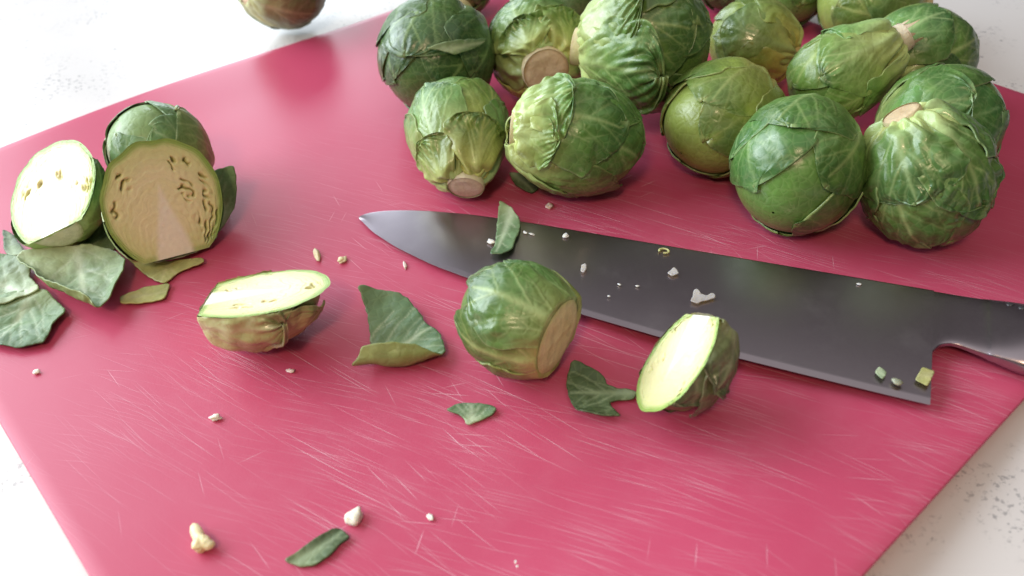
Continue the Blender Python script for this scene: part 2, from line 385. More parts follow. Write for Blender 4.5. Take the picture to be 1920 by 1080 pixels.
def steel_material(name, rough, grain):
    m, nt, b = new_mat(name)
    co = nd(nt, "ShaderNodeTexCoord").outputs["Object"]
    b.inputs["Metallic"].default_value = 1.0
    mp = nd(nt, "ShaderNodeMapping"); mp.inputs["Scale"].default_value = grain
    nt.links.new(co, mp.inputs[0])
    br = noise_n(nt, mp.outputs[0], 1.0, 3, 0.6)
    sm_ = noise_n(nt, co, 55, 5, 0.65)
    spk = remap(nt, noise_n(nt, co, 900, 2), 0.72, 0.78)
    zone = remap(nt, noise_n(nt, co, 60, 2), 0.55, 0.75)
    film = math_n(nt, 'MULTIPLY', remap(nt, sm_, 0.5, 0.8), 0.35)
    dirt = math_n(nt, 'MAXIMUM', film, math_n(nt, 'MULTIPLY', math_n(nt, 'MULTIPLY', spk, zone), 0.7))
    c = mix_c(nt, br, (0.36, 0.315, 0.35, 1), (0.38, 0.335, 0.37, 1))
    c = mix_c(nt, math_n(nt, 'MULTIPLY', dirt, 0.22), c, (0.75, 0.74, 0.74, 1))
    nt.links.new(c, b.inputs["Base Color"])
    r = math_n(nt, 'ADD', remap(nt, br, 0.3, 0.7, rough - .01, rough + .015), math_n(nt, 'MULTIPLY', dirt, 0.12))
    nt.links.new(r, b.inputs["Roughness"])
    return m
M_BLADE = steel_material("blade_steel", 0.30, (900, 1800, 40))
M_HANDLE = steel_material("handle_steel", 0.30, (300, 300, 300))
M_DIMPLE, _nt, _b = new_mat("black_dimple")
_n = noise_n(_nt, nd(_nt, "ShaderNodeTexCoord").outputs["Object"], 900, 2)
_nt.links.new(mix_c(_nt, _n, (0.02, 0.02, 0.022, 1), (0.05, 0.05, 0.055, 1)), _b.inputs["Base Color"])
_b.inputs["Roughness"].default_value = 0.25

# ------------------------------------------------------------------ setting
COUNTER_Z = -0.0022
me = bpy.data.meshes.new("counter")
bm = bmesh.new()
bmesh.ops.create_cube(bm, size=1.0)
for v in bm.verts: v.co = Vector((v.co.x * 2.4, v.co.y * 2.0 + 0.15, v.co.z * 0.03 - 0.015))
bm.to_mesh(me); bm.free()
counter = bpy.data.objects.new("counter", me); COL.objects.link(counter)
counter.location.z = COUNTER_Z
me.materials.append(counter_material()); counter["kind"] = "structure"

def build_board():
    L, T, R, B = [V3(BOARD[k]) for k in ("left", "top", "right", "bottom")]
    n, m = 90, 90
    s = np.linspace(0, 1, n)[:, None, None]; t = np.linspace(0, 1, m)[None, :, None]
    # s: from the left/top edge to the bottom/right edge ; t: along it
    P = (L * (1 - t) + T * t) * (1 - s) + (B * (1 - t) + R * t) * s
    S = s[..., 0] + 0 * t[..., 0]; Tt = t[..., 0] + 0 * s[..., 0]
    out = unit(L - B)
    bow = 0.0055 * np.exp(-((Tt - 0.30) / 0.22) ** 2) * (1 - sm(0.0, 0.35, S))
    P = P + out * bow[..., None]
    z = sm(0.80, 1.0, S) * 0.0095 * (1 - sm(0.15, 0.80, Tt))
    z = z + 0.0012 * (1 - sm(0.0, 0.12, S)) * np.exp(-((Tt - 0.3) / 0.3) ** 2)
    th = 0.0018
    top = np.concatenate([P, z[..., None]], -1).reshape(-1, 3)
    bot = top - np.array([0, 0, th])
    F = grid_faces(n, m)
    Fb = F[:, ::-1] + n * m
    rim = np.concatenate([np.arange(m), np.arange(1, n) * m + m - 1, (n - 1) * m + np.arange(m - 2, -1, -1), np.arange(n - 2, 0, -1) * m])
    r2 = np.roll(rim, -1)
    Fr = np.stack([rim, rim + n * m, r2 + n * m, r2], -1)
    o = make_mesh("cutting_board", np.concatenate([top, bot]), np.concatenate([F, Fb, Fr]), None, board_material())
    up = o.data.polygons[0].normal.z
    if up < 0:
        o.data.flip_normals()
    bv = o.modifiers.new("edge", 'BEVEL'); bv.width = 0.0004; bv.segments = 2; bv.limit_method = 'ANGLE'
    tag(o, "flat pink plastic cutting board with scratches, lying on the white counter", "cutting board")
build_board()

# ------------------------------------------------------------------ leaves
PAL = {  # pale base, middle, tip, vein
 'mid':   ((.40, .48, .17), (.105, .205, .046), (.050, .122, .028), (.36, .47, .19)),
 'dark':  ((.24, .33, .10), (.056, .122, .030), (.028, .070, .020), (.23, .34, .14)),
 'fresh': ((.42, .52, .18), (.110, .232, .048), (.052, .138, .030), (.36, .49, .20)),
 'grey':  ((.46, .54, .28), (.190, .290, .110), (.120, .215, .080), (.46, .56, .32)),
 'yellow':((.52, .46, .13), (.200, .270, .055), (.085, .150, .032), (.38, .44, .17)),
 'olive': ((.42, .42, .18), (.165, .185, .075), (.100, .115, .052), (.40, .42, .22)),
 'pale':  ((.56, .56, .28), (.360, .375, .160), (.220, .250, .095), (.52, .52, .30)),
 'torn':  ((.36, .46, .24), (.170, .275, .135), (.120, .215, .105), (.56, .66, .46)),
 'tdark': ((.17, .24, .10), (.100, .155, .070), (.075, .125, .055), (.36, .46, .28)),
 'tgrey': ((.46, .54, .32), (.270, .365, .215), (.200, .300, .165), (.62, .70, .52)),
 'tpale': ((.55, .52, .20), (.480, .480, .180), (.420, .440, .170), (.60, .58, .30)),
}

def vein_net(rng, L, hw, n=5, hwf=None):
    """segments (x0,y0,x1,y1,width,strength) in mm; leaf base at y=0, tip at y=L"""
    segs = []
    def path(x, y, ang, ln, w0, w1, st, turn, depth):
        k = max(4, int(ln / 1.6)); d = ln / k
        pts = [(x, y)]
        for i in range(k):
            f = i / k
            ang2 = ang * (1 - turn * f) + rng.normal() * 0.10
            nx, ny = x + math.sin(ang2) * d, y + math.cos(ang2) * d
            segs.append((x, y, nx, ny, w0 + (w1 - w0) * f, st * (1 - 0.45 * f)))
            if depth > 0 and i > 0 and rng.random() < 0.24:
                sg = 1 if rng.random() < 0.5 else -1
                path(nx, ny, ang2 + sg * rng.uniform(.5, .9), ln * rng.uniform(.25, .5), w1 * 1.0, w1 * .7, st * 0.6, 0.3, depth - 1)
            x, y = nx, ny
    bend = rng.normal() * 0.06
    k = 14
    for i in range(k):
        y0, y1 = L * 0.95 * i / k, L * 0.95 * (i + 1) / k
        f = i / k
        segs.append((bend * y0 * f, y0, bend * y1 * (i + 1) / k, y1, 1.6 * (1 - f) ** 1.2 + 0.36, 1.0 - 0.35 * f))
    for i in range(n):
        for sd in (-1, 1):
            f = 0.07 + 0.78 * (i + 0.5 * rng.random() + (0.25 if sd > 0 else 0)) / n
            path(bend * f * L * f, f * L, sd * rng.uniform(.55, .9), hw * rng.uniform(.8, 1.25) * (1.0 - 0.25 * f), 0.50 * (1 - .4 * f), 0.26, 0.85 * rng.uniform(.5, 1.1) - .2 * f, 0.45, 2)
    return np.array(segs)

def vein_field(segs, X, Y):
    """vein strength 0..1 and distance to the nearest vein, in mm"""
    P = np.stack([X.ravel(), Y.ravel()], -1)
    best = np.zeros(len(P)); dmin = np.full(len(P), 99.0)
    for x0, y0, x1, y1, w, st in segs:
        ax, ay = P[:, 0] - x0, P[:, 1] - y0
        bx, by = x1 - x0, y1 - y0
        t = np.clip((ax * bx + ay * by) / (bx * bx + by * by + 1e-9), 0, 1)
        d = np.hypot(ax - t * bx, ay - t * by)
        best = np.maximum(best, st * np.exp(-(d / w) ** 2))
        dmin = np.minimum(dmin, d / (0.5 + st))
    return best.reshape(X.shape), dmin.reshape(X.shape)

class Body:
    """the round head all leaves of one sprout wrap"""
    def __init__(s, rng, R, asp, taper=0.06, lump=0.03, neck=0.0, th0=0.33):
        s.R, s.asp, s.taper, s.lump, s.neck, s.th0 = R, asp, taper, lump, neck, th0
        s.n = Noise(rng, 3, 0.15, 0.45, 8)
    def __call__(s, d, h):
        r = s.R * (1 + s.lump * s.n(d[..., 0], d[..., 1], d[..., 2]))
        nrm = d / np.array([1, 1, s.asp]); nrm /= np.linalg.norm(nrm, axis=-1)[..., None]
        p = d * r[..., None]
        p[..., 2] *= s.asp
        if s.neck: p[..., 2] -= s.neck * s.R * sm(math.cos(s.th0 + 0.6), math.cos(s.th0), -d[..., 2])
        k = 1 + s.taper * d[..., 2]
        p[..., 0] *= k; p[..., 1] *= k
        return p + nrm * h[..., None], nrm

def leaf_grid(rng, body, phi, th0, th1, Wd, layer, ns, nu, pal, opt):
    """one head leaf as (verts, faces, colours) in the sprout's own frame, stem towards -Z"""
    R = body.R * 1000
    s = np.linspace(0, 1, ns)[:, None]; u = np.linspace(-1, 1, nu)[None, :]
    v = 1 - (1 - s) ** 1.45 + 0 * u; U = u + 0 * s
    e1, e2 = Noise(rng, 1, .5, 1.6, 8), Noise(rng, 1, 2, 5, 8)
    wob = np.where(U < 0, e1(v), e1(v + 7.7)) * 0.16 + np.where(U < 0, e2(v), e2(v + 3.3)) * 0.045
    wv = Wd * (1 - (1 - v) ** 2.0 * 0.70) * np.sqrt(np.clip(1 - v ** 5, 0, 1)) * (1 + wob)
    tipw = 1 + 0.06 * e1(U * 0.8 + 2) + 0.02 * e2(U * .6 + 4)
    th = th0 + (th1 - th0) * v * tipw
    ph = phi + opt.get('twist', 0.0) * v
    a = U * wv
    mdir = np.stack([np.sin(th) * np.cos(ph), np.sin(th) * np.sin(ph), -np.cos(th)], -1)
    nd_ = np.stack([-np.sin(ph), np.cos(ph), 0 * ph], -1)
    d = np.cos(a)[..., None] * mdir + np.sin(a)[..., None] * nd_
    X = a * R; Y = (th - th0) * R; L = (th1 - th0) * R
    segs = vein_net(rng, L, Wd * R, opt.get('nv', 3))
    vein, dist = vein_field(segs, X, Y)
    n1, n2 = Noise(rng, 2, .03, .08, 10), Noise(rng, 2, .10, .26, 12)
    q = opt.get('quilt', 0.35)
    h = layer * sm(0.0, 0.30, v) * (1 - 0.34 * sm(.5, 1, np.abs(U))) * (1 - 0.3 * sm(.6, 1, v))
    h = h + q * (1 - np.exp(-(dist / 2.2) ** 2)) * sm(0.05, 0.35, v)
    h = h + 0.30 * vein * (1 - .6 * sm(0.3, 1.0, v)) + 0.45 * np.exp(-(X / 1.6) ** 2) * (1 - sm(0.0, 0.6, v))
    cr = opt.get('crumple', 0.3)
    h = h + cr * n2(X, Y) * (0.5 + 0.5 * sm(0.2, 0.0, v)) + 0.35 * n1(X, Y)
    fold = opt.get('fold', 0.35)
    h = h + fold * np.sin(U * 9 + 3 * e1(v)) * np.exp(-((v - 0.14) / 0.10) ** 2)
    edge = sm(0.72, 1.0, np.abs(U)) ; tip = sm(0.72, 1.0, v)
    ew = 0.5 + 0.5 * e2(v * 1.2 + (U > 0) * 5)
    h = h + (0.35 * opt.get('lift', 0.5)) * (edge * ew * sm(0.1, 0.5, v) + tip * (0.5 + 0.5 * e2(U + 11)))
    fl = opt.get('flare', 0.0)
    if fl:
        fs = opt.get('flare_from', 0.45)
        sd = opt.get('flare_side', 0.0)
        g = sm(fs, 1.0, v) if sd == 0 else sm(0.0, 1.0, U * sd) * sm(0.15, 0.6, v)
        h = h + fl * g ** 1.6 * (1 + 0.35 * e2(U * 1.3 + v))
    p, nrm = body(d, h / 1000)
    # colour
    pale, mid, dark, vc = PAL[pal]
    g = v + 0.10 * n1(X + 30, Y) + 0.03 * n2(X, Y + 20)
    lo = opt.get('pale_to', 0.45)
    c = lerp(pale, mid, sm(0.03, lo, g))
    c = c * (1 - sm(lo, 1.0, g)[..., None]) + np.array(dark) * sm(lo, 1.0, g)[..., None]
    bl = sm(0.2, 1.0, n1(X * 1.7 + 9, Y * 1.7))
    c = c * (1 - 0.35 * bl[..., None]) + np.array(mid) * np.array((1.35, 1.25, 1.1)) * 0.35 * bl[..., None]
    vcol = lerp(np.array(vc) * 1.25, vc, sm(0, 0.5, v))
    k = np.clip(vein * opt.get('vein', 0.8) * .92, 0, 1)[..., None]
    c = c * (1 - k) + vcol * k
    eg = (sm(0.955, 1.0, np.abs(U)) * 0.45 + sm(0.985, 1, v) * 0.4)[..., None].clip(0, .6)
    c = c * (1 - eg) + np.array(vc) * eg
    if 'bruise' in opt:
        bx, by, br, bc = opt['bruise']
        w = np.exp(-(((X / R - bx) ** 2 + (v - by) ** 2) / br ** 2)) * (0.75 + 0.5 * n2(X, Y))
        w = np.clip(w, 0, 0.9)[..., None]; c = c * (1 - w) + np.array(bc) * w
    c = c * np.array(opt.get('tint', (1, 1, 1)))
    V = p.reshape(-1, 3); N = nrm.reshape(-1, 3); C = c.reshape(-1, 3)
    F = grid_faces(ns, nu)
    rim = np.concatenate([np.arange(nu), np.arange(1, ns) * nu + nu - 1, (ns - 1) * nu + np.arange(nu - 2, -1, -1), np.arange(ns - 2, 0, -1) * nu])
    th_ = opt.get('thick', 0.55) / 1000
    R2 = V[rim] - N[rim] * th_
    V2 = np.concatenate([V, R2]); C2 = np.concatenate([C, C[rim] * 0.9])
    i = np.arange(len(rim)); j = np.roll(i, -1)
    Fr = np.stack([rim[i], len(V) + i, len(V) + j, rim[j]], -1)
    return V2, np.concatenate([F, Fr]), C2

def frame(stem, xh):
    Z = -unit(stem); x = V3(xh); x = x - Z * (x @ Z); X = unit(x); Y = np.cross(Z, X)
    return np.stack([X, Y, Z], 1)

def disc(rng, r, z, nr=14, na=48, c0=(.56, .42, .24), c1=(.66, .56, .34), rim=(.40, .27, .13), rough=0.35, wob=0.08):
    """a cut stem end, facing -Z"""
    rr = np.linspace(0, 1, nr)[:, None] ** 0.8; a = np.linspace(0, 2 * math.pi, na)[None, :]
    nA = Noise(rng, 2, .4, 1.0, 8)
    k = 1 + wob * nA(np.cos(a), np.sin(a))
    x, y = rr * r * k * np.cos(a), rr * r * k * np.sin(a)
    n2 = Noise(rng, 2, 60, 260, 14)
    zz = z + rough / 1000 * n2(x, y) * (1 - rr ** 4) + 0.0007 * rr ** 6
    ring = np.exp(-((rr - 0.72) / 0.10) ** 2) + 0 * a
    c = lerp(c0, c1, sm(-.6, .8, n2(x * .6 + 3, y * .6)))
    sp_ = sm(.55, 1.0, n2(x * 1.6 + 9, y * 1.6))[..., None]
    c = c * (1 - .45 * sp_) + np.array(rim) * .8 * .45 * sp_
    ray = .5 + .5 * np.sin(a * 17 + 3 * nA(np.cos(a), np.sin(a)) + rr * 3)
    c = c * (1 - .10 * (ray * sm(.2, .6, rr))[..., None])
    c = c * (1 - 0.35 * ring[..., None]) + np.array(c1) * 1.12 * 0.35 * ring[..., None]
    e = sm(0.86, 1.0, rr)[..., None] + 0 * c
    c = c * (1 - e * .7) + np.array(rim) * e * .7
    return np.stack([x, y, zz], -1).reshape(-1, 3), grid_faces(nr, na)[:, ::-1], c.reshape(-1, 3)

def lathe(prof, na, rng, wob, c0, c1):
    """prof: list of (r, z); colour runs c0 -> c1"""
    a = np.linspace(0, 2 * math.pi, na)[None, :]
    nA = Noise(rng, 3, .4, 1.1, 10)
    r = np.array([p[0] for p in prof])[:, None]; z = np.array([p[1] for p in prof])[:, None]
    k = 1 + wob * nA(np.cos(a) + 0 * z, np.sin(a) + 0 * z, z * 60 + 0 * a)
    V = np.stack([r * k * np.cos(a), r * k * np.sin(a), z + 0 * a], -1)
    t = np.linspace(0, 1, len(prof))[:, None] + 0 * a
    C = lerp(c0, c1, t) * (1 + 0.12 * nA(np.cos(a) * 2 + 0 * z, np.sin(a) * 2 + 0 * z, z * 200 + 0 * a))[..., None]
    return V.reshape(-1, 3), grid_faces(len(prof), na), C.reshape(-1, 3)

def head_cut(rng, body, ztrim, clusters=None, lc=.22, rel=.6, holes=1.0, nr=110, na=260):
    """the flat cut through a halved head, in the plane x=0, facing +X"""
    R, asp = body.R, body.asp
    rr = np.linspace(0, 1, nr)[:, None] ** 0.85; th = np.linspace(0, 2 * math.pi, na)[None, :]
    d = np.stack([0 * th, np.sin(th), -np.cos(th)], -1)[0]
    o, _ = body(d, np.full(na, 0.0))
    oy, oz = o[:, 1][None, :], np.maximum(o[:, 2][None, :], -ztrim)
    wn = Noise(rng, 1, .8, 2.4, 10)(th / 6.283 * 6.0) * 0.022 * np.sin(th / 2) ** 2
    y = rr * oy * (1 + wn); z = rr * oz * (1 + wn)
    Y, Z = y / R, z / (asp * R)
    n1, n2, n3 = Noise(rng, 2, .5, 1.1, 12), Noise(rng, 2, 1.6, 3.4, 14), Noise(rng, 2, 1.0, 2.2, 12)
    n4 = Noise(rng, 2, 5, 10, 16)
    cw = 0.33 * (1 - sm(-1.0, 0.55, Z)) + 0.02 * n1(Y, Z)
    core = (1 - sm(cw - 0.06, cw + 0.07, np.abs(Y))) * (1 - sm(0.1, 0.55, Z))
    rho = rr + 0 * th
    n5 = Noise(rng, 2, 3.0, 6.0, 14)
    clus = 0 * rho
    for yc, zc in (clusters or [(r_ * math.sin(a_), -r_ * math.cos(a_)) for a_, r_ in rng.uniform((.6, .35), (5.7, .86), (6, 2))]):
        clus = clus + np.exp(-(((Y - yc) / rng.uniform(.07, .15)) ** 2 + ((Z - zc) / rng.uniform(.08, .2)) ** 2))
    clus = np.clip(clus, 0, 1)
    zs = np.maximum(Z + 1.06, .05)
    s_ = np.minimum((Y ** 2 + zs ** 2) / (2.06 * zs), 1.2)
    ph = (s_ + 0.10 * n1(Y, Z) + 0.055 * n2(Y, Z) + 0.02 * n5(Y, Z) * (1.2 - rho) + 0.05 * clus * n5(Y * 1.3 + 4, Z * 1.3)) * 10.0
    f = ph - np.floor(ph); idx = np.floor(ph).astype(int) % 16
    tint = rng.uniform(-1, 1, 16)[idx]
    patch = sm(-.35, .6, n1(Y * .9 + 5, Z * .9) + 0.6 * n3(Y + 3, Z))
    out = (1 - core) * sm(.10, .40, rho)
    line = np.exp(-((f - .5) / .07) ** 2) * out * (0.2 + 0.8 * patch)
    line = np.maximum(line, np.exp(-((rho * 30 % 1 - .5) / .2) ** 2) * sm(.86, .93, rho) * (1 - core))
    gap = np.exp(-((f - .5) / .17) ** 2) * sm(.25, .65, clus * (.75 + .6 * n5(Y, Z))) * out * holes
    gap = np.clip(gap, 0, 1) * (1 - sm(.95, .985, rho))
    c = lerp((.84, .79, .50), (.70, .73, .36), sm(.4, .95, rho + .10 * n1(Y * 1.5, Z)))
    c = c * (1 + (0.05 * tint * out)[..., None] * np.array((.6, .2, 1.6)))
    c = c * (1 - (lc * line)[..., None]) + np.array((.58, .62, .24)) * (lc * line)[..., None]
    c = c * (1 - core[..., None]) + np.array((.90, .86, .72)) * core[..., None]
    g = np.clip(gap, 0, 1)[..., None]
    c = c * (1 - .3 * clus[..., None]) + np.array((.82, .76, .36)) * .3 * clus[..., None]
    c = c * (1 - .8 * g) + np.array((.38, .34, .10)) * .8 * g
    curd = clus * (1 - core)
    e = sm(.86, .975, rho + .015 * n2(Y, Z))[..., None] * (1 - np.clip(core, 0, 1))[..., None] * sm(-1.0, -.6, Z)[..., None]
    c = c * (1 - e) + np.array((.30, .46, .11)) * e
    x = -0.0022 * gap - (0.00028 * line - 0.00030 * (f - .5) * out) * lc / .34 + 0.0003 * curd * n4(Y, Z) + 0.00012 * n4(Y, Z) + 0.0003 * n1(Y, Z)
    V = np.stack([x * rel, y, z], -1).reshape(-1, 3)
    return V, grid_faces(nr, na), c.reshape(-1, 3)

def make_sprout(name, label, cat, centre, R, stem, pal='mid', seed=1, asp=1.08, nleaf=9, res=64, xh=(0, 0, 1), phi0=0.0,
                stem_r=0.36, stem_out=1.10, trim=None, cut=None, leaf_opt=None, special=None, group=None, drop=True, 
                stem_cols=None, clusters=None, lc=.22, rel=.6, holes=1.0, neck=0.12, taper=0.06, lump=0.05, stem_wob=0.08, W=(0.85, 1.2), TH=(1.65, 2.75)):
    rng = np.random.default_rng(seed)
    step = 0.36
    th0 = math.asin(min(.95, stem_r * 0.9))
    body = Body(rng, R - nleaf * step / 1000 * 0.8, asp, taper, lump, 0.0 if trim else neck, th0)
    Mx = frame(stem, cut if cut is not None else xh)
    leaf_opt = leaf_opt or {}; special = special or {}
    parts = []
    za = body.R * asp
    trimz = trim * za if trim else None
    def clip(V, F, C, lip=0.0):
        if trimz is not None:
            V = V.copy(); V[:, 2] = np.maximum(V[:, 2], -trimz)
        if cut is not None:
            ins = V[:, 0] < 1e-6
            F = F[ins[F].any(1)]
            V = V.copy(); V[:, 0] = np.minimum(V[:, 0], lip * np.clip(.3 + .6 * np.sin(V[:, 2] * 430 + V[:, 1] * 250 + seed) + .5 * np.sin(V[:, 2] * 1010 + 2 * seed), 0, 1))
        return V, F, C
    # inner head
    nt_, np_ = 40, 64
    th = np.linspace(0.02, math.pi - 0.02, nt_)[:, None]; ph = np.linspace(0, 2 * math.pi, np_)[None, :]
    d = np.stack([np.sin(th) * np.cos(ph), np.sin(th) * np.sin(ph), -np.cos(th) + 0 * ph], -1)
    p, _ = body(d, np.full(d.shape[:2], -0.0004))
    cc = lerp(PAL[pal][0], PAL[pal][1], sm(0.3, 1.6, th + 0 * ph))
    if trimz is None: p[..., 2] = np.maximum(p[..., 2], -(za * math.cos(th0) + neck * body.R) + .0012)
    V, F, C = clip(p.reshape(-1, 3), grid_faces(nt_, np_), cc.reshape(-1, 3))
    if len(F): parts.append(("heart", V, F, C, M_LEAF, None))
    # leaves, inner to outer
    for k in range(nleaf):
        opt = dict(leaf_opt); opt.update(special.get(k, {}))
        if k >= nleaf - 4: opt['lift'] = opt.get('lift', .5) * rng.uniform(1.0, 3.2)
        tv = rng.normal() * .13; th_ = rng.normal() * .07
        opt['tint'] = (1 + tv + th_, 1 + tv, 1 + tv - th_)
        ang = opt.get('phi', phi0 + k * 2.39996 + rng.normal() * 0.15)
        outer = k / max(1, nleaf - 1)
        th1 = opt.get('th1', TH[1] - (TH[1] - TH[0]) * outer + rng.normal() * 0.10)
        Wd = opt.get('W', rng.uniform(*W))
        if cut is not None and math.cos(ang) > 0.75: continue
        rs = res if k >= 2 else max(40, res // 2)
        V, F, C = leaf_grid(rng, body, ang, th0, th1, Wd, step * (k + 1), rs, rs, opt.get('pal', pal), opt)
        V, F, C = clip(V, F, C, .0010 if k >= nleaf - 2 else 0.0)
        if len(F) > 30: parts.append(("leaf", V, F, C, M_LEAF, None))
    # stem
    sc = stem_cols or ((.62, .62, .34), (.7, .68, .5), (.74, .70, .50), (.84, .82, .66)) if cut is not None else stem_cols or ((.62, .62, .34), (.56, .46, .26), (.52, .38, .22), (.62, .50, .31))
    sr = stem_r * body.R
    if trimz is None:
        zb = za * math.cos(th0) + neck * body.R                     # where the leaf bases end
        sr = 0.9 * stem_r * body.R * (1 - taper * math.cos(th0)) + 0.0004
        ze = zb + (stem_out - 1.0) * za
        tl = rng.normal(size=2) * 0.12
        prof = [(sr * 1.05, -zb + .22 * body.R), (sr * 1.03, -zb + .08 * body.R), (sr * 1.0, -(zb + ze) / 2), (sr * 0.95, -ze)]
        V, F, C = lathe(prof, 48, rng, 0.02, sc[0], sc[1])
        V[:, 2] += (V[:, :2] @ tl) * sm(zb - .1 * body.R, ze, -V[:, 2])
        V, F, C = clip(V, F[:, ::-1], C)
        parts.append(("stem", V, F, C, M_STEM, None))
        V, F, C = disc(rng, sr * 0.97, -ze - .0001, c0=sc[2], c1=sc[3], wob=stem_wob * .4)
        V[:, 2] += V[:, :2] @ tl
        V, F, C = clip(V, F, C)
        parts.append(("cut_end", V, F, C, M_STEM, "stem"))
    else:
        rt = (body.R + nleaf * step / 1000 * .6) * math.sqrt(max(0.02, 1 - trim ** 2)) * (1 - taper * trim)
        V, F, C = disc(rng, rt, -trimz - 0.0008, 26, 72, c0=sc[2], c1=sc[3], rim=(.45, .46, .18), wob=0.04)
        if cut is not None:
            ins = V[:, 0] < 1e-6; F = F[ins[F].any(1)]; V[:, 0] = np.minimum(V[:, 0], 0)
        parts.append(("stem", V, F, C, M_STEM, None))
    if cut is not None:
        V, F, C = head_cut(rng, Body(np.random.default_rng(seed), R - 0.0006, asp, taper, lump), trimz if trimz else za, holes=holes, clusters=clusters, lc=lc, rel=rel)
        parts.append(("cut_face", V, F, C, M_FLESH, None))
    # to world
    c = V3(centre)
    allz = np.concatenate([(P[1] @ Mx.T)[:, 2] for P in parts])
    if drop: c = np.array([c[0], c[1], 0.0003 - allz.min()])
    base = np.array([c[0], c[1], c[2] + allz.min()])
    root = empty(name, base)
    made = {}
    for nm, V, F, C, mt, par in parts:
        o = make_mesh(nm, V @ Mx.T + (c - base), F, C, mt, made.get(par, root))
        made.setdefault(nm, o)
    tag(root, label, cat, group)
    return root

# ------------------------------------------------------------------ loose leaves
def loose_leaf(name, label, key, pal, seed, axis=90, rolls=(), bowl=0.0, wave=0.5, back=None, quilt=0.3, thick=0.45,
               cat="leaf", group=None, step=0.55, shift=(0, 0),  nv=4, rag=0.35, lift=0.0, tilt=None, grad=1.0, mat=None):
    rng = np.random.default_rng(seed)
    T = LOOSE[key]
    pts = np.array(T['pts'], float) * (1.16 if key in 'fgh' else 1.05) + np.array(shift)
    # finer, slightly ragged outline
    out = []
    for a, b in zip(pts, np.roll(pts, -1, 0)):
        k = max(1, int(np.linalg.norm(b - a) / (step * 1.4)))
        for i in range(k): out.append(a + (b - a) * i / k)
    out = np.array(out)
    for _ in range(4 if step > .5 else 1): out = (out * 2 + np.roll(out, 1, 0) + np.roll(out, -1, 0)) / 4
    rn = Noise(rng, 2, .12, .45, 14)
    out = out + rag * np.stack([rn(out[:, 0], out[:, 1]), rn(out[:, 0] + 50, out[:, 1])], -1)
    lo, hi = out.min(0), out.max(0)
    gx, gy = np.meshgrid(np.arange(lo[0], hi[0], step), np.arange(lo[1], hi[1], step))
    g = np.stack([gx.ravel(), gy.ravel()], -1) + rng.uniform(-.15, .15, (gx.size, 2)) * step
    inside = np.zeros(len(g), bool)
    dmin = np.full(len(g), 9.0)
    for a, b in zip(out, np.roll(out, -1, 0)):
        cnd = (a[1] > g[:, 1]) != (b[1] > g[:, 1])
        with np.errstate(divide='ignore', invalid='ignore'):
            xi = (b[0] - a[0]) * (g[:, 1] - a[1]) / (b[1] - a[1]) + a[0]
        inside ^= cnd & (g[:, 0] < xi)
        e = b - a; t = np.clip(((g - a) @ e) / (e @ e + 1e-9), 0, 1)
        dmin = np.minimum(dmin, np.linalg.norm(g - a - t[:, None] * e, axis=1))
    g = g[inside & (dmin > step * .45)]
    vv = [Vector(p) for p in np.concatenate([out, g])]
    n = len(out)
    res = delaunay_2d_cdt(vv, [(i, (i + 1) % n) for i in range(n)], [list(range(n))], 1, 1e-5)
    P = np.array([tuple(p) for p in res[0]]); F = np.array([f for f in res[2] if len(f) == 3])
    ax = np.array([math.cos(math.radians(axis)), math.sin(math.radians(axis))]); pr = np.array([ax[1], -ax[0]])
    al = P @ ax; L = al.max() - al.min(); Yv = al - al.min(); Xv = P @ pr; Xv = Xv - np.median(Xv)
    vein, dist = vein_field(vein_net(rng, L, max(4, np.abs(Xv).max()), nv), Xv, Yv)
    n1, n2 = Noise(rng, 2, .02, .06, 8), Noise(rng, 2, .08, .22, 12)
    z = quilt * (1 - np.exp(-(dist / 2) ** 2)) + wave * n1(P[:, 0], P[:, 1]) + wave * .3 * n2(P[:, 0], P[:, 1])
    z = z + bowl * ((P - P.mean(0)) ** 2).sum(1)
    x, y = P[:, 0].copy(), P[:, 1].copy()
    for (px, py, dx, dy, rad, am) in rolls:
        dd = np.array([dx, dy]) / math.hypot(dx, dy)
        s = (x - px) * dd[0] + (y - py) * dd[1]
        a = np.clip(s / rad, 0, am); ex = np.maximum(s - rad * am, 0)
        ns = np.where(s > 0, (rad - z) * np.sin(a) + ex * np.cos(a), s)
        nz = np.where(s > 0, rad - (rad - z) * np.cos(a) + ex * np.sin(a), z)
        x, y, z = x + (ns - s) * dd[0], y + (ns - s) * dd[1], nz
    pale, mid, dark, vc = PAL[pal]
    v = Yv / L
    c = lerp(pale, mid, sm(0, .5, v * grad + .15 * n1(P[:, 0] + 9, P[:, 1])))
    c = c * (1 - sm(.5, 1, v)[:, None]) + np.array(dark) * sm(.5, 1, v)[:, None]
    bl = sm(-.2, .9, n2(P[:, 0], P[:, 1]))[:, None] * .3
    c = c * (1 - bl) + np.array(mid) * 1.3 * bl
    k = np.clip(vein * .95, 0, .92)[:, None]; c = c * (1 - k) + np.array(vc) * k
    V = np.stack([x, y, z], -1)
    # normals for the thickness
    N = np.zeros_like(V)
    fn = np.cross(V[F[:, 1]] - V[F[:, 0]], V[F[:, 2]] - V[F[:, 0]])
    for i in range(3): np.add.at(N, F[:, i], fn)
    N /= np.linalg.norm(N, axis=1)[:, None] + 1e-9
    nv_ = len(V)
    V2 = np.concatenate([V, V - N * thick])
    cb = c if back is None else c * .35 + np.array(back) * .65
    C2 = np.concatenate([c, cb])
    ed = {}
    for f in F:
        for i in range(3):
            a, b = int(f[i]), int(f[(i + 1) % 3])
            ed[(a, b)] = 1
    bd = np.array([(a, b) for (a, b) in ed if (b, a) not in ed])
    Fr = np.concatenate([np.stack([bd[:, 1], bd[:, 0], bd[:, 0] + nv_], -1), np.stack([bd[:, 1], bd[:, 0] + nv_, bd[:, 1] + nv_], -1)])
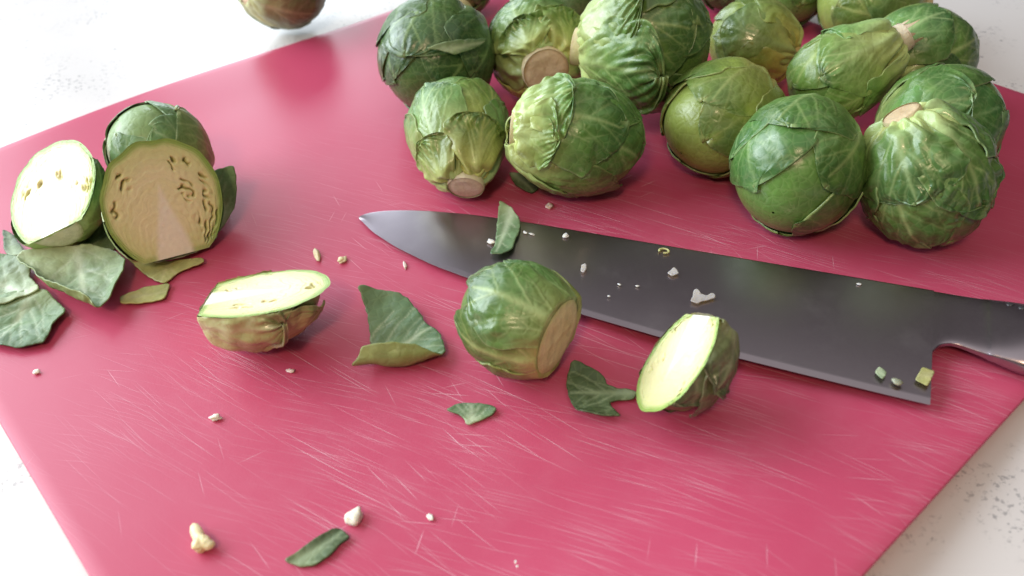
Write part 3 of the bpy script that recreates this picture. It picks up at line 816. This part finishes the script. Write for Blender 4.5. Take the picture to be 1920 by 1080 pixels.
    FF = np.concatenate([F, F[:, ::-1] + nv_, Fr])
    ex, nn = V3(T['ex']), unit(T['n']); ey = np.cross(nn, ex)
    Wv = (V2[:, :1] * ex + V2[:, 1:2] * ey + V2[:, 2:] * nn) / 1000
    if tilt is not None:
        q = Matrix.Rotation(math.radians(tilt[0]), 3, Vector(tilt[1])); Wv = Wv @ np.array(q).T
    o3 = V3(T['o'])
    sit = key in 'eoprst'
    if key not in 'nj' and not sit: o3 = np.array([o3[0], o3[1], 0.0004 - Wv[:, 2].min() + lift])
    else: o3 = o3 + nn * (0.0003 - min(0, (Wv @ nn).min())) if sit else o3
    o = make_mesh(name, Wv, FF, C2, mat or M_LOOSE, None, True, o3)
    if label: tag(o, label, cat, group)
    return o

# ------------------------------------------------------------------ knife
def build_knife():
    root = empty("chef_knife", KNIFE_TIP)
    tag(root, "large steel chef's knife lying flat on the pink board", "knife")
    KX, KY, KN = V3(KNIFE_X), V3(KNIFE_Y), V3(KNIFE_N)
    def wv(P): P = np.asarray(P, float); return (P[..., :1] * KX + P[..., 1:2] * KY + P[..., 2:] * KN) / 1000
    sx, sy = zip(*SPINE); ex, ey = zip(*EDGE)
    sy = list(sy)
    # fair the measured spine: straight behind the belly of the tip
    xs = np.concatenate([0.9 + 40 * np.linspace(0, 1, 46) ** 1.6, np.linspace(42, EDGE[-1][0], 110)])
    yt = np.interp(xs, [0.9, 2.0, 3.6, 7.5, 13, 20, 27, 41, 65, 111, 199], [1.2, -.9, -2.4, -4.6, -6.6, -8.4, -9.7, -11.4, -12.3, -12.3, -12.3])
    yb = np.interp(xs, ex, ey)
    for _ in range(6): yb[1:-1] = (yb[:-2] + 2 * yb[1:-1] + yb[2:]) / 4; yt[1:-1] = (yt[:-2] + 2 * yt[1:-1] + yt[2:]) / 4
    yb[0] = yt[0] = 1.2
    nx = len(xs)
    wdt = yb - yt
    bev = np.minimum(2.2, wdt * .2)
    t0 = np.interp(xs, [0, 60, 200], [0.55, 0.9, 1.05])
    # cross-section: spine corner, shoulder, bevel start, edge
    rows = []
    fr = [0.0, 0.012] + list(np.linspace(0.03, 0.985, 22)) + [1.0]
    for f in fr:
        y = yt + (wdt - bev) * f
        t = t0 * (1 - .65 * f ** 3) if f > 0.012 else t0 * (0.86 if f == 0 else 0.98)
        rows.append(np.stack([xs, y, t + 0 * xs], -1))
    for g in (0.02, 0.25, 0.5, 0.75, 1.0):
        rows.append(np.stack([xs, yb - bev * (1 - g), t0 * .35 * (1 - g) + 0.04 * g], -1))
    top = np.stack(rows, 1)                       # nx, ny, 3
    bot = top.copy(); bot[..., 2] *= -1
    ny = top.shape[1]
    V = np.concatenate([top.reshape(-1, 3), bot.reshape(-1, 3)])
    F = grid_faces(nx, ny); Fb = F[:, ::-1] + nx * ny
    def strip(idx):
        a, b = idx[:-1], idx[1:]
        return np.stack([a, b, b + nx * ny, a + nx * ny], -1)
    sp = np.arange(nx) * ny; eg = np.arange(nx) * ny + ny - 1; he = (nx - 1) * ny + np.arange(ny)
    FF = np.concatenate([F, Fb, strip(sp), strip(eg)[:, ::-1], strip(he)])
    blade = make_mesh("blade", wv(V), FF, None, M_BLADE, root)
    me = blade.data
    bm = bmesh.new(); bm.from_mesh(me); bmesh.ops.remove_doubles(bm, verts=bm.verts, dist=1e-6)
    bmesh.ops.recalc_face_normals(bm, faces=bm.faces); bm.to_mesh(me); bm.free()
    es = blade.modifiers.new("split", 'EDGE_SPLIT'); es.split_angle = math.radians(9)
    # handle: a loft that grows from the blade's back into a round hollow grip
    hx = np.concatenate([np.linspace(194, 215, 44), np.linspace(216.5, 255, 40), np.linspace(257, 318, 30), np.linspace(319, 325, 12)])
    ytop = np.interp(hx, [194, 225, 250, 300, 325], [-12.28, -12.2, -13.0, -14.0, -12.5])
    ybot = np.interp(hx, [194, 199.0, 199.9, 201.6, 204.3, 206.8, 213.5, 223.3, 245, 270, 300, 325], [17.4, 17.4, 14.9, 12.0, 10.6, 10.7, 12.8, 15.9, 17.0, 13.5, 15.5, 12.5])
    kb = np.ones(len(hx)); 
    for _ in range(3): ybot[1:-1] = (ybot[:-2] + 2 * ybot[1:-1] + ybot[2:]) / 4
    hz = np.interp(hx, [194, 201, 206, 213, 222, 232, 250, 290, 318, 322, 325], [0.90, 0.985, 1.03, 1.5, 4.0, 6.6, 8.8, 8.2, 8.4, 7.0, 1.0])
    for _ in range(14): hz[1:-1] = (hz[:-2] + 2 * hz[1:-1] + hz[2:]) / 4
    ee = np.interp(hx, [194, 206, 225, 250], [9.0, 6.0, 2.6, 2.2])
    # the flank that falls away towards the lower edge of the neck
    na = 160
    a = np.linspace(0, 2 * math.pi, na, endpoint=False)[None, :]
    ca, sa = np.cos(a), np.sin(a)
    E_ = ee[:, None]
    cy = (ytop + ybot)[:, None] / 2; hy = (ybot - ytop)[:, None] / 2
    Y = cy + hy * np.sign(ca) * np.abs(ca) ** (2 / E_)
    Z = hz[:, None] * np.sign(sa) * np.abs(sa) ** (2 / E_)
    V = np.stack([hx[:, None] + 0 * a, Y, Z], -1)
    n = len(hx)
    i = np.arange(n - 1)[:, None] * na + np.arange(na)[None, :]
    j = np.arange(n - 1)[:, None] * na + (np.arange(na)[None, :] + 1) % na
    FF = np.stack([i, j, j + na, i + na], -1).reshape(-1, 4)
    h = make_mesh("handle", wv(V.reshape(-1, 3)), FF, None, M_BLADE, root)
    es = h.modifiers.new("split", 'EDGE_SPLIT'); es.split_angle = math.radians(28)
    bm = bmesh.new(); bm.from_mesh(h.data); bmesh.ops.holes_fill(bm, edges=bm.edges, sides=na + 2)
    bmesh.ops.recalc_face_normals(bm, faces=bm.faces); bm.to_mesh(h.data); bm.free()
    # dimples pressed into the grip
    me = None
    spots = list(DIMPLES) + [(226.5 + 5.2 * c + (r % 2) * 2.6, -8.6 + 4.6 * r) for c in range(16) for r in range(5)]
    for x, y in spots:
        k = np.searchsorted(hx, x); k = min(k, n - 1)
        yy = np.clip((y - cy[k, 0]) / hy[k, 0], -.93, .93)
        zz = hz[k] * (1 - abs(yy) ** ee[k]) ** (1 / ee[k])
        # surface normal by differences
        dy = 0.3; y2 = np.clip((y + dy - cy[k, 0]) / hy[k, 0], -.95, .95)
        z2 = hz[k] * (1 - abs(y2) ** ee[k]) ** (1 / ee[k]); k2 = min(k + 2, n - 1)
        y3 = np.clip((y - cy[k2, 0]) / hy[k2, 0], -.95, .95)
        z3 = hz[k2] * (1 - abs(y3) ** ee[k2]) ** (1 / ee[k2])
        tx = wv(np.array([[hx[k2] - hx[k], 0, z3 - zz]]))[0]; ty = wv(np.array([[0, dy, z2 - zz]]))[0]
        nn = unit(np.cross(tx, ty)); nn = nn if nn[2] > 0 else -nn
        if me is None:
            bm = bmesh.new(); bmesh.ops.create_uvsphere(bm, u_segments=14, v_segments=7, radius=0.0011)
            for v in bm.verts: v.co.z *= .34
            me = bpy.data.meshes.new("dimple"); bm.to_mesh(me); bm.free(); me.materials.append(M_DIMPLE)
            for p in me.polygons: p.use_smooth = True
        o = bpy.data.objects.new("dimple", me); COL.objects.link(o); o.parent = h
        o.location = wv(np.array([[x, y, zz]]))[0]
        o.rotation_euler = Vector(nn).to_track_quat('Z', 'Y').to_euler()
build_knife()

# ------------------------------------------------------------------ whole sprouts
PILE = "whole sprouts heaped on the board"
def whole(k, label, **kw):
    P, R, st = SPOT[k]
    kw.setdefault('group', PILE)
    return make_sprout("brussels_sprout", label, "brussels sprout", P, R, st, **kw)

whole('1', "smooth dark green sprout with a torn strip of leaf lying on it", pal='dark', seed=11, asp=1.02, res=72,
      leaf_opt=dict(quilt=.25, crumple=.2, vein=.8, pale_to=.3), phi0=0.6)
whole('2', "pale sprout half hidden behind the dark green sprout with the torn strip", pal='fresh', seed=12, res=48)
whole('3', "pale sprout showing its broad tan cut stem, behind the bright green one", pal='mid', seed=13, asp=1.12, res=76, stem_r=.56, special={7: dict(th1=1.25, W=.80, crumple=.9, quilt=.9, lift=2.2, flare=1.2, fold=.8, pale_to=.9, phi=.7), 8: dict(th1=1.05, W=.62, crumple=1.0, quilt=.8, lift=2.5, flare=1.6, pale_to=1.0, phi=-.5)}, 
      stem_out=1.09, neck=.16, leaf_opt=dict(quilt=.5, crumple=.7, fold=.9, vein=.9, pale_to=.75, lift=1.1), TH=(1.5, 2.6), stem_cols=((.62, .58, .32), (.64, .54, .36), (.58, .43, .29), (.70, .56, .41)))
whole('4', "pale green sprout lying with its pinkish trimmed stem towards the knife tip", pal='mid', seed=14, asp=1.22, res=84, stem_r=.48, special={7: dict(th1=1.25, W=.80, crumple=.9, quilt=.9, lift=2.2, flare=1.2, fold=.8, pale_to=.9, phi=.45), 8: dict(th1=1.05, W=.62, crumple=1.0, quilt=.8, lift=2.5, flare=1.6, pale_to=1.0, phi=-.9)},  stem_out=1.05, neck=.32,
      leaf_opt=dict(quilt=.5, crumple=.4, fold=.8, vein=1.0, pale_to=.85, lift=.7), TH=(1.6, 2.6), phi0=2.2, taper=.18,
      stem_cols=((.62, .62, .36), (.68, .60, .44), (.64, .52, .39), (.74, .64, .50)))
whole('5', "bright green sprout on its side with a crinkled pale stem end", pal='fresh', seed=15, asp=1.24, res=88, special={7: dict(th1=1.25, W=.80, crumple=.9, quilt=.9, lift=2.2, flare=1.2, fold=.8, pale_to=.9, phi=.25), 8: dict(th1=1.05, W=.62, crumple=1.0, quilt=.8, lift=2.5, flare=1.6, pale_to=1.0, phi=1.15)},  stem_r=.36, stem_out=1.02,
      leaf_opt=dict(quilt=.7, crumple=.6, fold=.8, vein=.85, pale_to=.5, lift=.7), phi0=1.2, lump=.06)
whole('6', "big sprout with loose flaring outer leaves, on top of the heap", pal='mid', seed=16, asp=1.0, res=84, stem_r=.34, drop=False, nleaf=9,
      leaf_opt=dict(quilt=.6, crumple=.6, fold=.8, vein=.75, pale_to=.5, lift=1.4), phi0=.3,
      special={8: dict(flare=4.5, flare_from=.35, th1=1.7, phi=1.5, crumple=1.0), 7: dict(flare=3.0, th1=1.5, phi=.5, W=.9, crumple=1.0, pale_to=.9), 6: dict(flare=2.5, flare_side=1)})
whole('7', "smooth olive green sprout with a yellowing end, under the big flaring sprout", pal='yellow', seed=17, asp=1.14, res=76, stem_r=.26, stem_out=1.0,
      leaf_opt=dict(quilt=.2, crumple=.2, vein=.5, pale_to=.45, lift=.5), phi0=2.9)
whole('8', "sprout with a brownish yellow wrinkled base, behind the olive green one", pal='yellow', seed=18, asp=1.1, res=64, drop=True,
      leaf_opt=dict(quilt=.4, crumple=.5, fold=1.0, vein=.6, pale_to=.65), stem_cols=((.50, .38, .12), (.42, .27, .10), (.36, .22, .10), (.46, .32, .16)))
whole('9', "green sprout at the back of the heap beside the deep olive one", pal='mid', seed=19, res=48)
whole('10', "deep olive sprout at the back of the heap by the bare counter", pal='yellow', seed=20, asp=1.1, res=56, leaf_opt=dict(pale_to=.2))
R11 = whole('11', "slender sprout with a long white stem ending in a ragged dry tuft", pal='fresh', seed=21, asp=1.22, res=76, stem_r=.42, stem_out=1.20, neck=.50, drop=False, taper=.12,
      leaf_opt=dict(quilt=.5, crumple=.5, vein=1.0, pale_to=.95, fold=.8), TH=(1.5, 2.6), stem_wob=.3,
      stem_cols=((.74, .72, .54), (.72, .62, .46), (.55, .40, .26), (.74, .64, .48)))
def dry_tuft():
    """frayed dry leaf bases round the stem end of that sprout"""
    P, R, st = SPOT['11']; rng = np.random.default_rng(7)
    st = unit(st); Mx = frame(st, (0, 0, 1)); b = R - 0.0026
    th0 = math.asin(.42 * .9); ze = b * (1.22 * math.cos(th0) + .50) + .20 * b * 1.22
    sr = .9 * .42 * b * (1 - .12 * math.cos(th0))
    Vs, Fs, Cs, off = [], [], [], 0
    for k in range(11):
        a = k * .57 + rng.normal() * .15; ln = rng.uniform(.0015, .0042) * (2.0 if k in (1, 10) else 1.0); w = rng.uniform(.0008, .0018)
        t = np.linspace(0, 1, 8)[:, None]; u = np.linspace(-1, 1, 4)[None, :]
        rad = sr * (1.02 - .25 * t + .22 * t * t * rng.uniform(-1, 1.5)) + 0 * u
        z = -ze + .0022 - t * (ln + .0022) + 0 * u
        an = a + u * w / sr * (1 - t ** 2 * .85) + rng.normal() * .25 * t ** 2
        Vs.append(np.stack([rad * np.cos(an), rad * np.sin(an), z], -1).reshape(-1, 3))
        Fs.append(grid_faces(8, 4) + off); off += 32
        Cs.append(np.repeat(lerp((.70, .62, .46), (.50, .34, .20), t[:, 0]), 4, axis=0))
    V = np.concatenate(Vs) @ Mx.T + (V3(P) - V3(R11.location))
    make_mesh("dry_tuft", V, np.concatenate(Fs), np.concatenate(Cs), M_STEM, R11)
dry_tuft()
whole('12', "green sprout with a long pale midrib, behind the white stemmed one", pal='mid', seed=22, asp=1.08, stem_out=.95, res=64, leaf_opt=dict(quilt=.3, vein=.9, lift=.8))
whole('13', "broad sprout with one big overlapping leaf, beside the bare edge of the board", pal='fresh', seed=23, asp=1.06, stem_out=.95, res=72,
      leaf_opt=dict(quilt=.35, crumple=.35, vein=.6, lift=1.0), phi0=.9)
whole('14', "round wet green sprout with long thin veins, near the middle of the blade", pal='fresh', seed=24, asp=1.06, neck=0, res=96,
      nleaf=8, leaf_opt=dict(quilt=.35, crumple=.35, vein=.7, lift=.3, pale_to=.35), phi0=4.4, stem_out=.95)
whole('15', "dark crinkled sprout with deep folds and a pale stem on top", pal='mid', seed=25, asp=1.14, res=96, stem_out=1.04, lump=.06,
      leaf_opt=dict(quilt=.9, crumple=.9, fold=1.5, vein=.8, pale_to=.35, lift=1.0), phi0=1.0)
whole('16', "small sprout just showing behind the big flaring one", pal='dark', seed=26, res=44)
whole('18', "shaded sprout just showing behind the sprout with the broad tan stem", pal='dark', seed=28, res=44)
whole('17', "sprout with a pinkish stem lying alone on the white counter", pal='olive', seed=27, asp=1.05, res=60, stem_r=.5, stem_out=1.0, group=None,
      leaf_opt=dict(pale_to=.6, crumple=.5), stem_cols=((.60, .46, .26), (.62, .42, .28), (.62, .42, .28), (.68, .5, .36)))
whole('C', "grey green sprout behind the two upright halves", pal='grey', seed=29, asp=1.1, res=76, group=None,
      leaf_opt=dict(quilt=.2, crumple=.25, vein=.6, lift=.6, pale_to=.4), phi0=2.0)
whole('E', "trimmed sprout with a wide flat cut base, in front of the blade", pal='mid', seed=31, asp=1.22, res=100, trim=.72, group=None,
      leaf_opt=dict(quilt=.45, crumple=.45, fold=.6, vein=1.0, pale_to=.55, lift=.5), phi0=1.6, TH=(2.1, 2.8),
      stem_cols=((.62, .62, .34), (.56, .46, .26), (.56, .47, .26), (.66, .57, .35)))

# ------------------------------------------------------------------ halved sprouts
def half(label, P, R, stem, n, **kw):
    return make_sprout("halved_sprout", label, "halved sprout", P, R, stem, cut=n, group="halved sprouts on the board", **kw)
half("half sprout leaning with its bright white cut face turned up, beside the torn leaves", (-.1627, .0150, .02), .0195, unit((.20, -.85, -.35)), unit((-.35, -.28, .90)),
     pal='fresh', seed=41, asp=1.18, trim=.86, res=72, leaf_opt=dict(quilt=.3, pale_to=.6))
half("half sprout standing on its stem with its tan cut face towards the blade tip", (-.1190, .0015, .02), .0205, unit((.06, -.38, -.92)), unit((.58, -.60, .55)),
     pal='grey', seed=42, asp=1.12, trim=.90, res=84, holes=1.2, lc=.20, rel=.7, clusters=[(.42, .2), (.50, .12), (.48, -.28), (.78, .35), (.80, .1), (.80, -.12), (.74, -.5), (.82, -.3), (.3, .62), (.55, .6), (.62, -.6), (-.55, .5), (-.8, .1)], leaf_opt=dict(quilt=.25, pale_to=.6))
half("half sprout lying alone on its round side with its cut face up", (-.0788, -.0430, .017), .0175, unit((-1, -.06, -.05)), unit((-.03, .30, .95)),
     pal='pale', seed=43, asp=1.32, trim=.80, res=84, leaf_opt=dict(quilt=1.0, crumple=1.2, pale_to=.75, lift=2.0, fold=1.2))
half("small half sprout with a white cut face and purplish outer leaves, beside the blade edge", (.0446, -.0815, .014), .0158, unit((.55, .62, .50)), unit((-.76, .18, .62)),
     pal='olive', seed=44, asp=1.15, trim=.9, res=76, holes=.6, leaf_opt=dict(quilt=.8, crumple=1.0, pale_to=.55, lift=2.2, fold=1.0))

# ------------------------------------------------------------------ torn leaves
YB = (.34, .38, .10)
loose_leaf("torn_leaf", "curled torn green leaf between the lying half and the trimmed sprout", 'a', 'torn', 51, axis=25,
           rolls=((0, -10.5, .12, -1, 4.2, 2.0), (-2, 8, -.3, 1, 20, .5)), wave=1.2, back=YB, bowl=.004)
loose_leaf("torn_leaf", "dark torn leaf with a stalk pointing at the small half", 'b', 'tdark', 52, axis=180, rolls=((-3, -4, -.3, -1, 8, .8), (-5, 8, -.5, 1, 7, .7)), wave=.7)
loose_leaf("torn_leaf", "small winged scrap of green leaf below the trimmed sprout", 'c', 'torn', 53, axis=90, bowl=.008, wave=.5)
loose_leaf("torn_leaf", "narrow dark scrap of leaf rolled lengthwise, near a pale crumb", 'd', 'tdark', 54, axis=35, rolls=((0, 1, -.6, .8, 3, .9),), wave=.5)
loose_leaf("torn_leaf", "strip of green leaf lying across the blade", 'e', 'torn', 55, axis=10, wave=.4, bowl=.004)
loose_leaf("torn_leaf", "large grey green veined leaf with a curled pale edge", 'f', 'tgrey', 56, axis=-70, wave=1.2, back=YB, bowl=.004, shift=(0, -5),
           rolls=((-5, -6, -.7, -1, 5, 1.6), (-4, 10, -.1, 1, 14, .7), (8, 0, 1, .1, 12, .6)), lift=.0012)
loose_leaf("torn_leaf", "pale veined leaf under the large grey green leaf", 'g', 'tgrey', 57, axis=150, wave=1.2, bowl=.003, shift=(0, -5), rolls=((0, 6, -.2, 1, 14, .5),), lift=.0012)
loose_leaf("torn_leaf", "brownish green leaf lying flat below the pale veined one", 'h', 'torn', 58, axis=-100, wave=1.2, bowl=.003, shift=(0, -3))
loose_leaf("leaf_shard", "yellow shard of leaf below the standing half", 'i', 'tpale', 59, axis=10, wave=.4, bowl=.01)
loose_leaf("leaf_shard", "yellowish folded leaf under the foot of the standing half", 'q', 'tpale', 67, axis=-90, wave=.6, bowl=.006)
loose_leaf("torn_leaf", "upright pale green leaf leaning on the standing half", 'j', 'grey', 60, axis=80, wave=.6, rolls=((3, 0, 1, -.2, 9, .7),))
loose_leaf("torn_leaf", "dark leaf tucked between the two upright halves", 'k', 'tdark', 61, axis=90, wave=1.0, rolls=((0, 2, 0, 1, 10, .6),))
loose_leaf("torn_leaf", "dark leaf tip poking out under the half with the white face", 'l', 'tdark', 62, axis=120, wave=.5)
loose_leaf("torn_leaf", "shaded leaf scrap under the bright green sprout", 'm', 'tdark', 63, axis=-60, wave=.5)
loose_leaf("torn_leaf", "pointed strip of leaf lying on the smooth dark sprout", 'n', 'torn', 64, axis=0, wave=.3, bowl=-.012)
loose_leaf("leaf_shard", "bright yellow green shard at the heel of the blade", 'o', 'tpale', 65, axis=-70, wave=.3, rag=.1, step=.4, thick=.2, quilt=.1)
loose_leaf("leaf_shard", "tiny green fleck of leaf on the blade near its heel", 'p', 'torn', 66, axis=45, wave=.2, rag=.2, step=.4, thick=.2, quilt=.1)

# ------------------------------------------------------------------ crumbs
def crumb(P, w, h, seed, label, col, group, flat=.6, nrm=(0, 0, 1), sub=3, rough=.35, thin=.35):
    rng = np.random.default_rng(seed)
    bm = bmesh.new(); bmesh.ops.create_icosphere(bm, subdivisions=sub, radius=1.0)
    V = np.array([v.co[:] for v in bm.verts]); F = np.array([[v.index for v in f.verts] for f in bm.faces]); bm.free()
    n, n2 = Noise(rng, 3, .2, .5, 10), Noise(rng, 3, .5, 1.2, 10)
    n3 = Noise(rng, 3, 1.2, 2.4, 14)
    r = 1 + rough * n(*V.T) + rough * .6 * n2(*V.T) + rough * .35 * n3(*V.T)
    V = V * r[:, None]
    mn = min(w, h)
    V = V * np.array([w / 2, h / 2, max(thin, mn / 2 * flat)]) / 1000
    V[:, 0] += 0.35 * V[:, 1] * rng.uniform(-1, 1)
    C = lerp(np.array(col) * .85, np.minimum(np.array(col) * 1.1, .95), sm(-1, 1, n2(*V.T * 400)))
    q = np.array(Vector(nrm).to_track_quat('Z', 'Y').to_matrix()); V = V @ q.T
    lo = (V @ V3(nrm)).min()
    o = make_mesh("crumb", V, F, C, M_FLESH, None, True, V3(P) - V3(nrm) * (lo - .00005))
    tag(o, label, "crumb", group)
    return o
WHITE, CREAM, PINKW = (.80, .78, .66), (.78, .70, .44), (.80, .62, .55)
names = ["stick shaped pale crumb near the blade tip, the longest there", "bent pale crumb between the stick shaped crumb and the blade edge", "thin sliver crumb close to the blade edge",
         "grain shaped crumb in front of the lying half", "pale crumb with a pointed end between the pale knobbly crumb and the lying half", "round knobbly white crumb near the rolled dark scrap of leaf",
         "large cream crumb with a knob, beside the rolled dark scrap of leaf", "tiny white crumb to one side of the knobbly white crumb", "tiny white crumb by the edge of the board farthest from the heap",
         "tiny pale crumb on the bare pink board near the brownish leaf", "pinkish seed-like crumb between the bright green sprout and the blade"]
for i, ((P, w, h), lb) in enumerate(zip(CRUMBS, names)):
    if i == 6: continue
    crumb(P, w, h, 200 + i, lb, PINKW if i in (10, 3, 2) else (CREAM if i in (0, 1) else WHITE), "crumbs on the pink board", flat=.5, rough=.65)
# the knobbed crumb is one lumpy piece
P, w, h = CRUMBS[6]
rng = np.random.default_rng(206)
bm = bmesh.new()
bmesh.ops.create_icosphere(bm, subdivisions=4, radius=1.0)
V = np.array([v.co[:] for v in bm.verts]); F = np.array([[v.index for v in f.verts] for f in bm.faces]); bm.free()
n = Noise(rng, 3, .3, .8, 12)
arm = np.clip(V @ unit((-.55, .83, .1)), 0, 1) ** 14; arm2 = np.clip(V @ unit((.8, -.2, .1)), 0, 1) ** 8
V = V * (1 + .38 * n(*V.T) + .16 * Noise(rng, 3, 1.2, 2.6, 14)(*V.T) + 1.9 * arm + .7 * arm2)[:, None] * np.array([2.3, 2.5, 1.7]) / 1000
C = lerp((.70, .60, .32), (.84, .76, .5), sm(-1, 1, n(*V.T * 300)))
tag(make_mesh("crumb", V, F, C, M_FLESH, None, True, V3(P) + np.array([.0005, -.001, -V[:, 2].min()])), names[6], "crumb", "crumbs on the pink board")
PAL['scrap'] = ((.46, .42, .40), (.42, .39, .37), (.36, .33, .32), (.52, .48, .45))
for key, lb, sd in (('r', "largest grey white ragged scrap lying on the blade", 71), ('s', "pale grey scrap on the blade near the small ring", 72), ('t', "small wet scrap on the blade above the trimmed sprout", 73)):
    loose_leaf("scrap", lb, key, 'scrap', sd, axis=20, wave=.35, rag=.35, step=.35, thick=.25, quilt=.15, cat="scrap", group="scraps stuck to the blade", mat=M_FLESH)
bn = {0: "white seed-like crumb on the blade near the leaf strip", 4: "grey green scrap beside the tiny green fleck on the blade"}
for i, (P, w, h) in enumerate(BLADE_CRUMBS):
    crumb(P, w, h, 300 + i, bn.get(i, "tiny white speck stuck to the blade"), (.30, .33, .24) if i == 4 else (.70, .68, .62), "crumbs stuck to the blade", flat=.3, nrm=KNIFE_N, sub=3 if i < 4 else 2, rough=.7, thin=.12)
# ring of leaf stalk on the blade
a = np.linspace(0, 2 * math.pi * .86, 36)[:, None]; b = np.linspace(0, 2 * math.pi, 10)[None, :]
rr = .0012 + .00028 * np.cos(b); V = np.stack([rr * np.cos(a), 1.35 * rr * np.sin(a), .00035 * np.sin(b) + .0004 + 0 * a], -1).reshape(-1, 3)
V = V @ np.array(Vector(KNIFE_N).to_track_quat('Z', 'Y').to_matrix()).T
tag(make_mesh("leaf_ring", V, grid_faces(36, 10), np.tile(np.array([[.50, .50, .22]]), (360, 1)), M_FLESH, None, True, RING_AT), "small open ring of pale leaf lying on the blade", "leaf scrap")
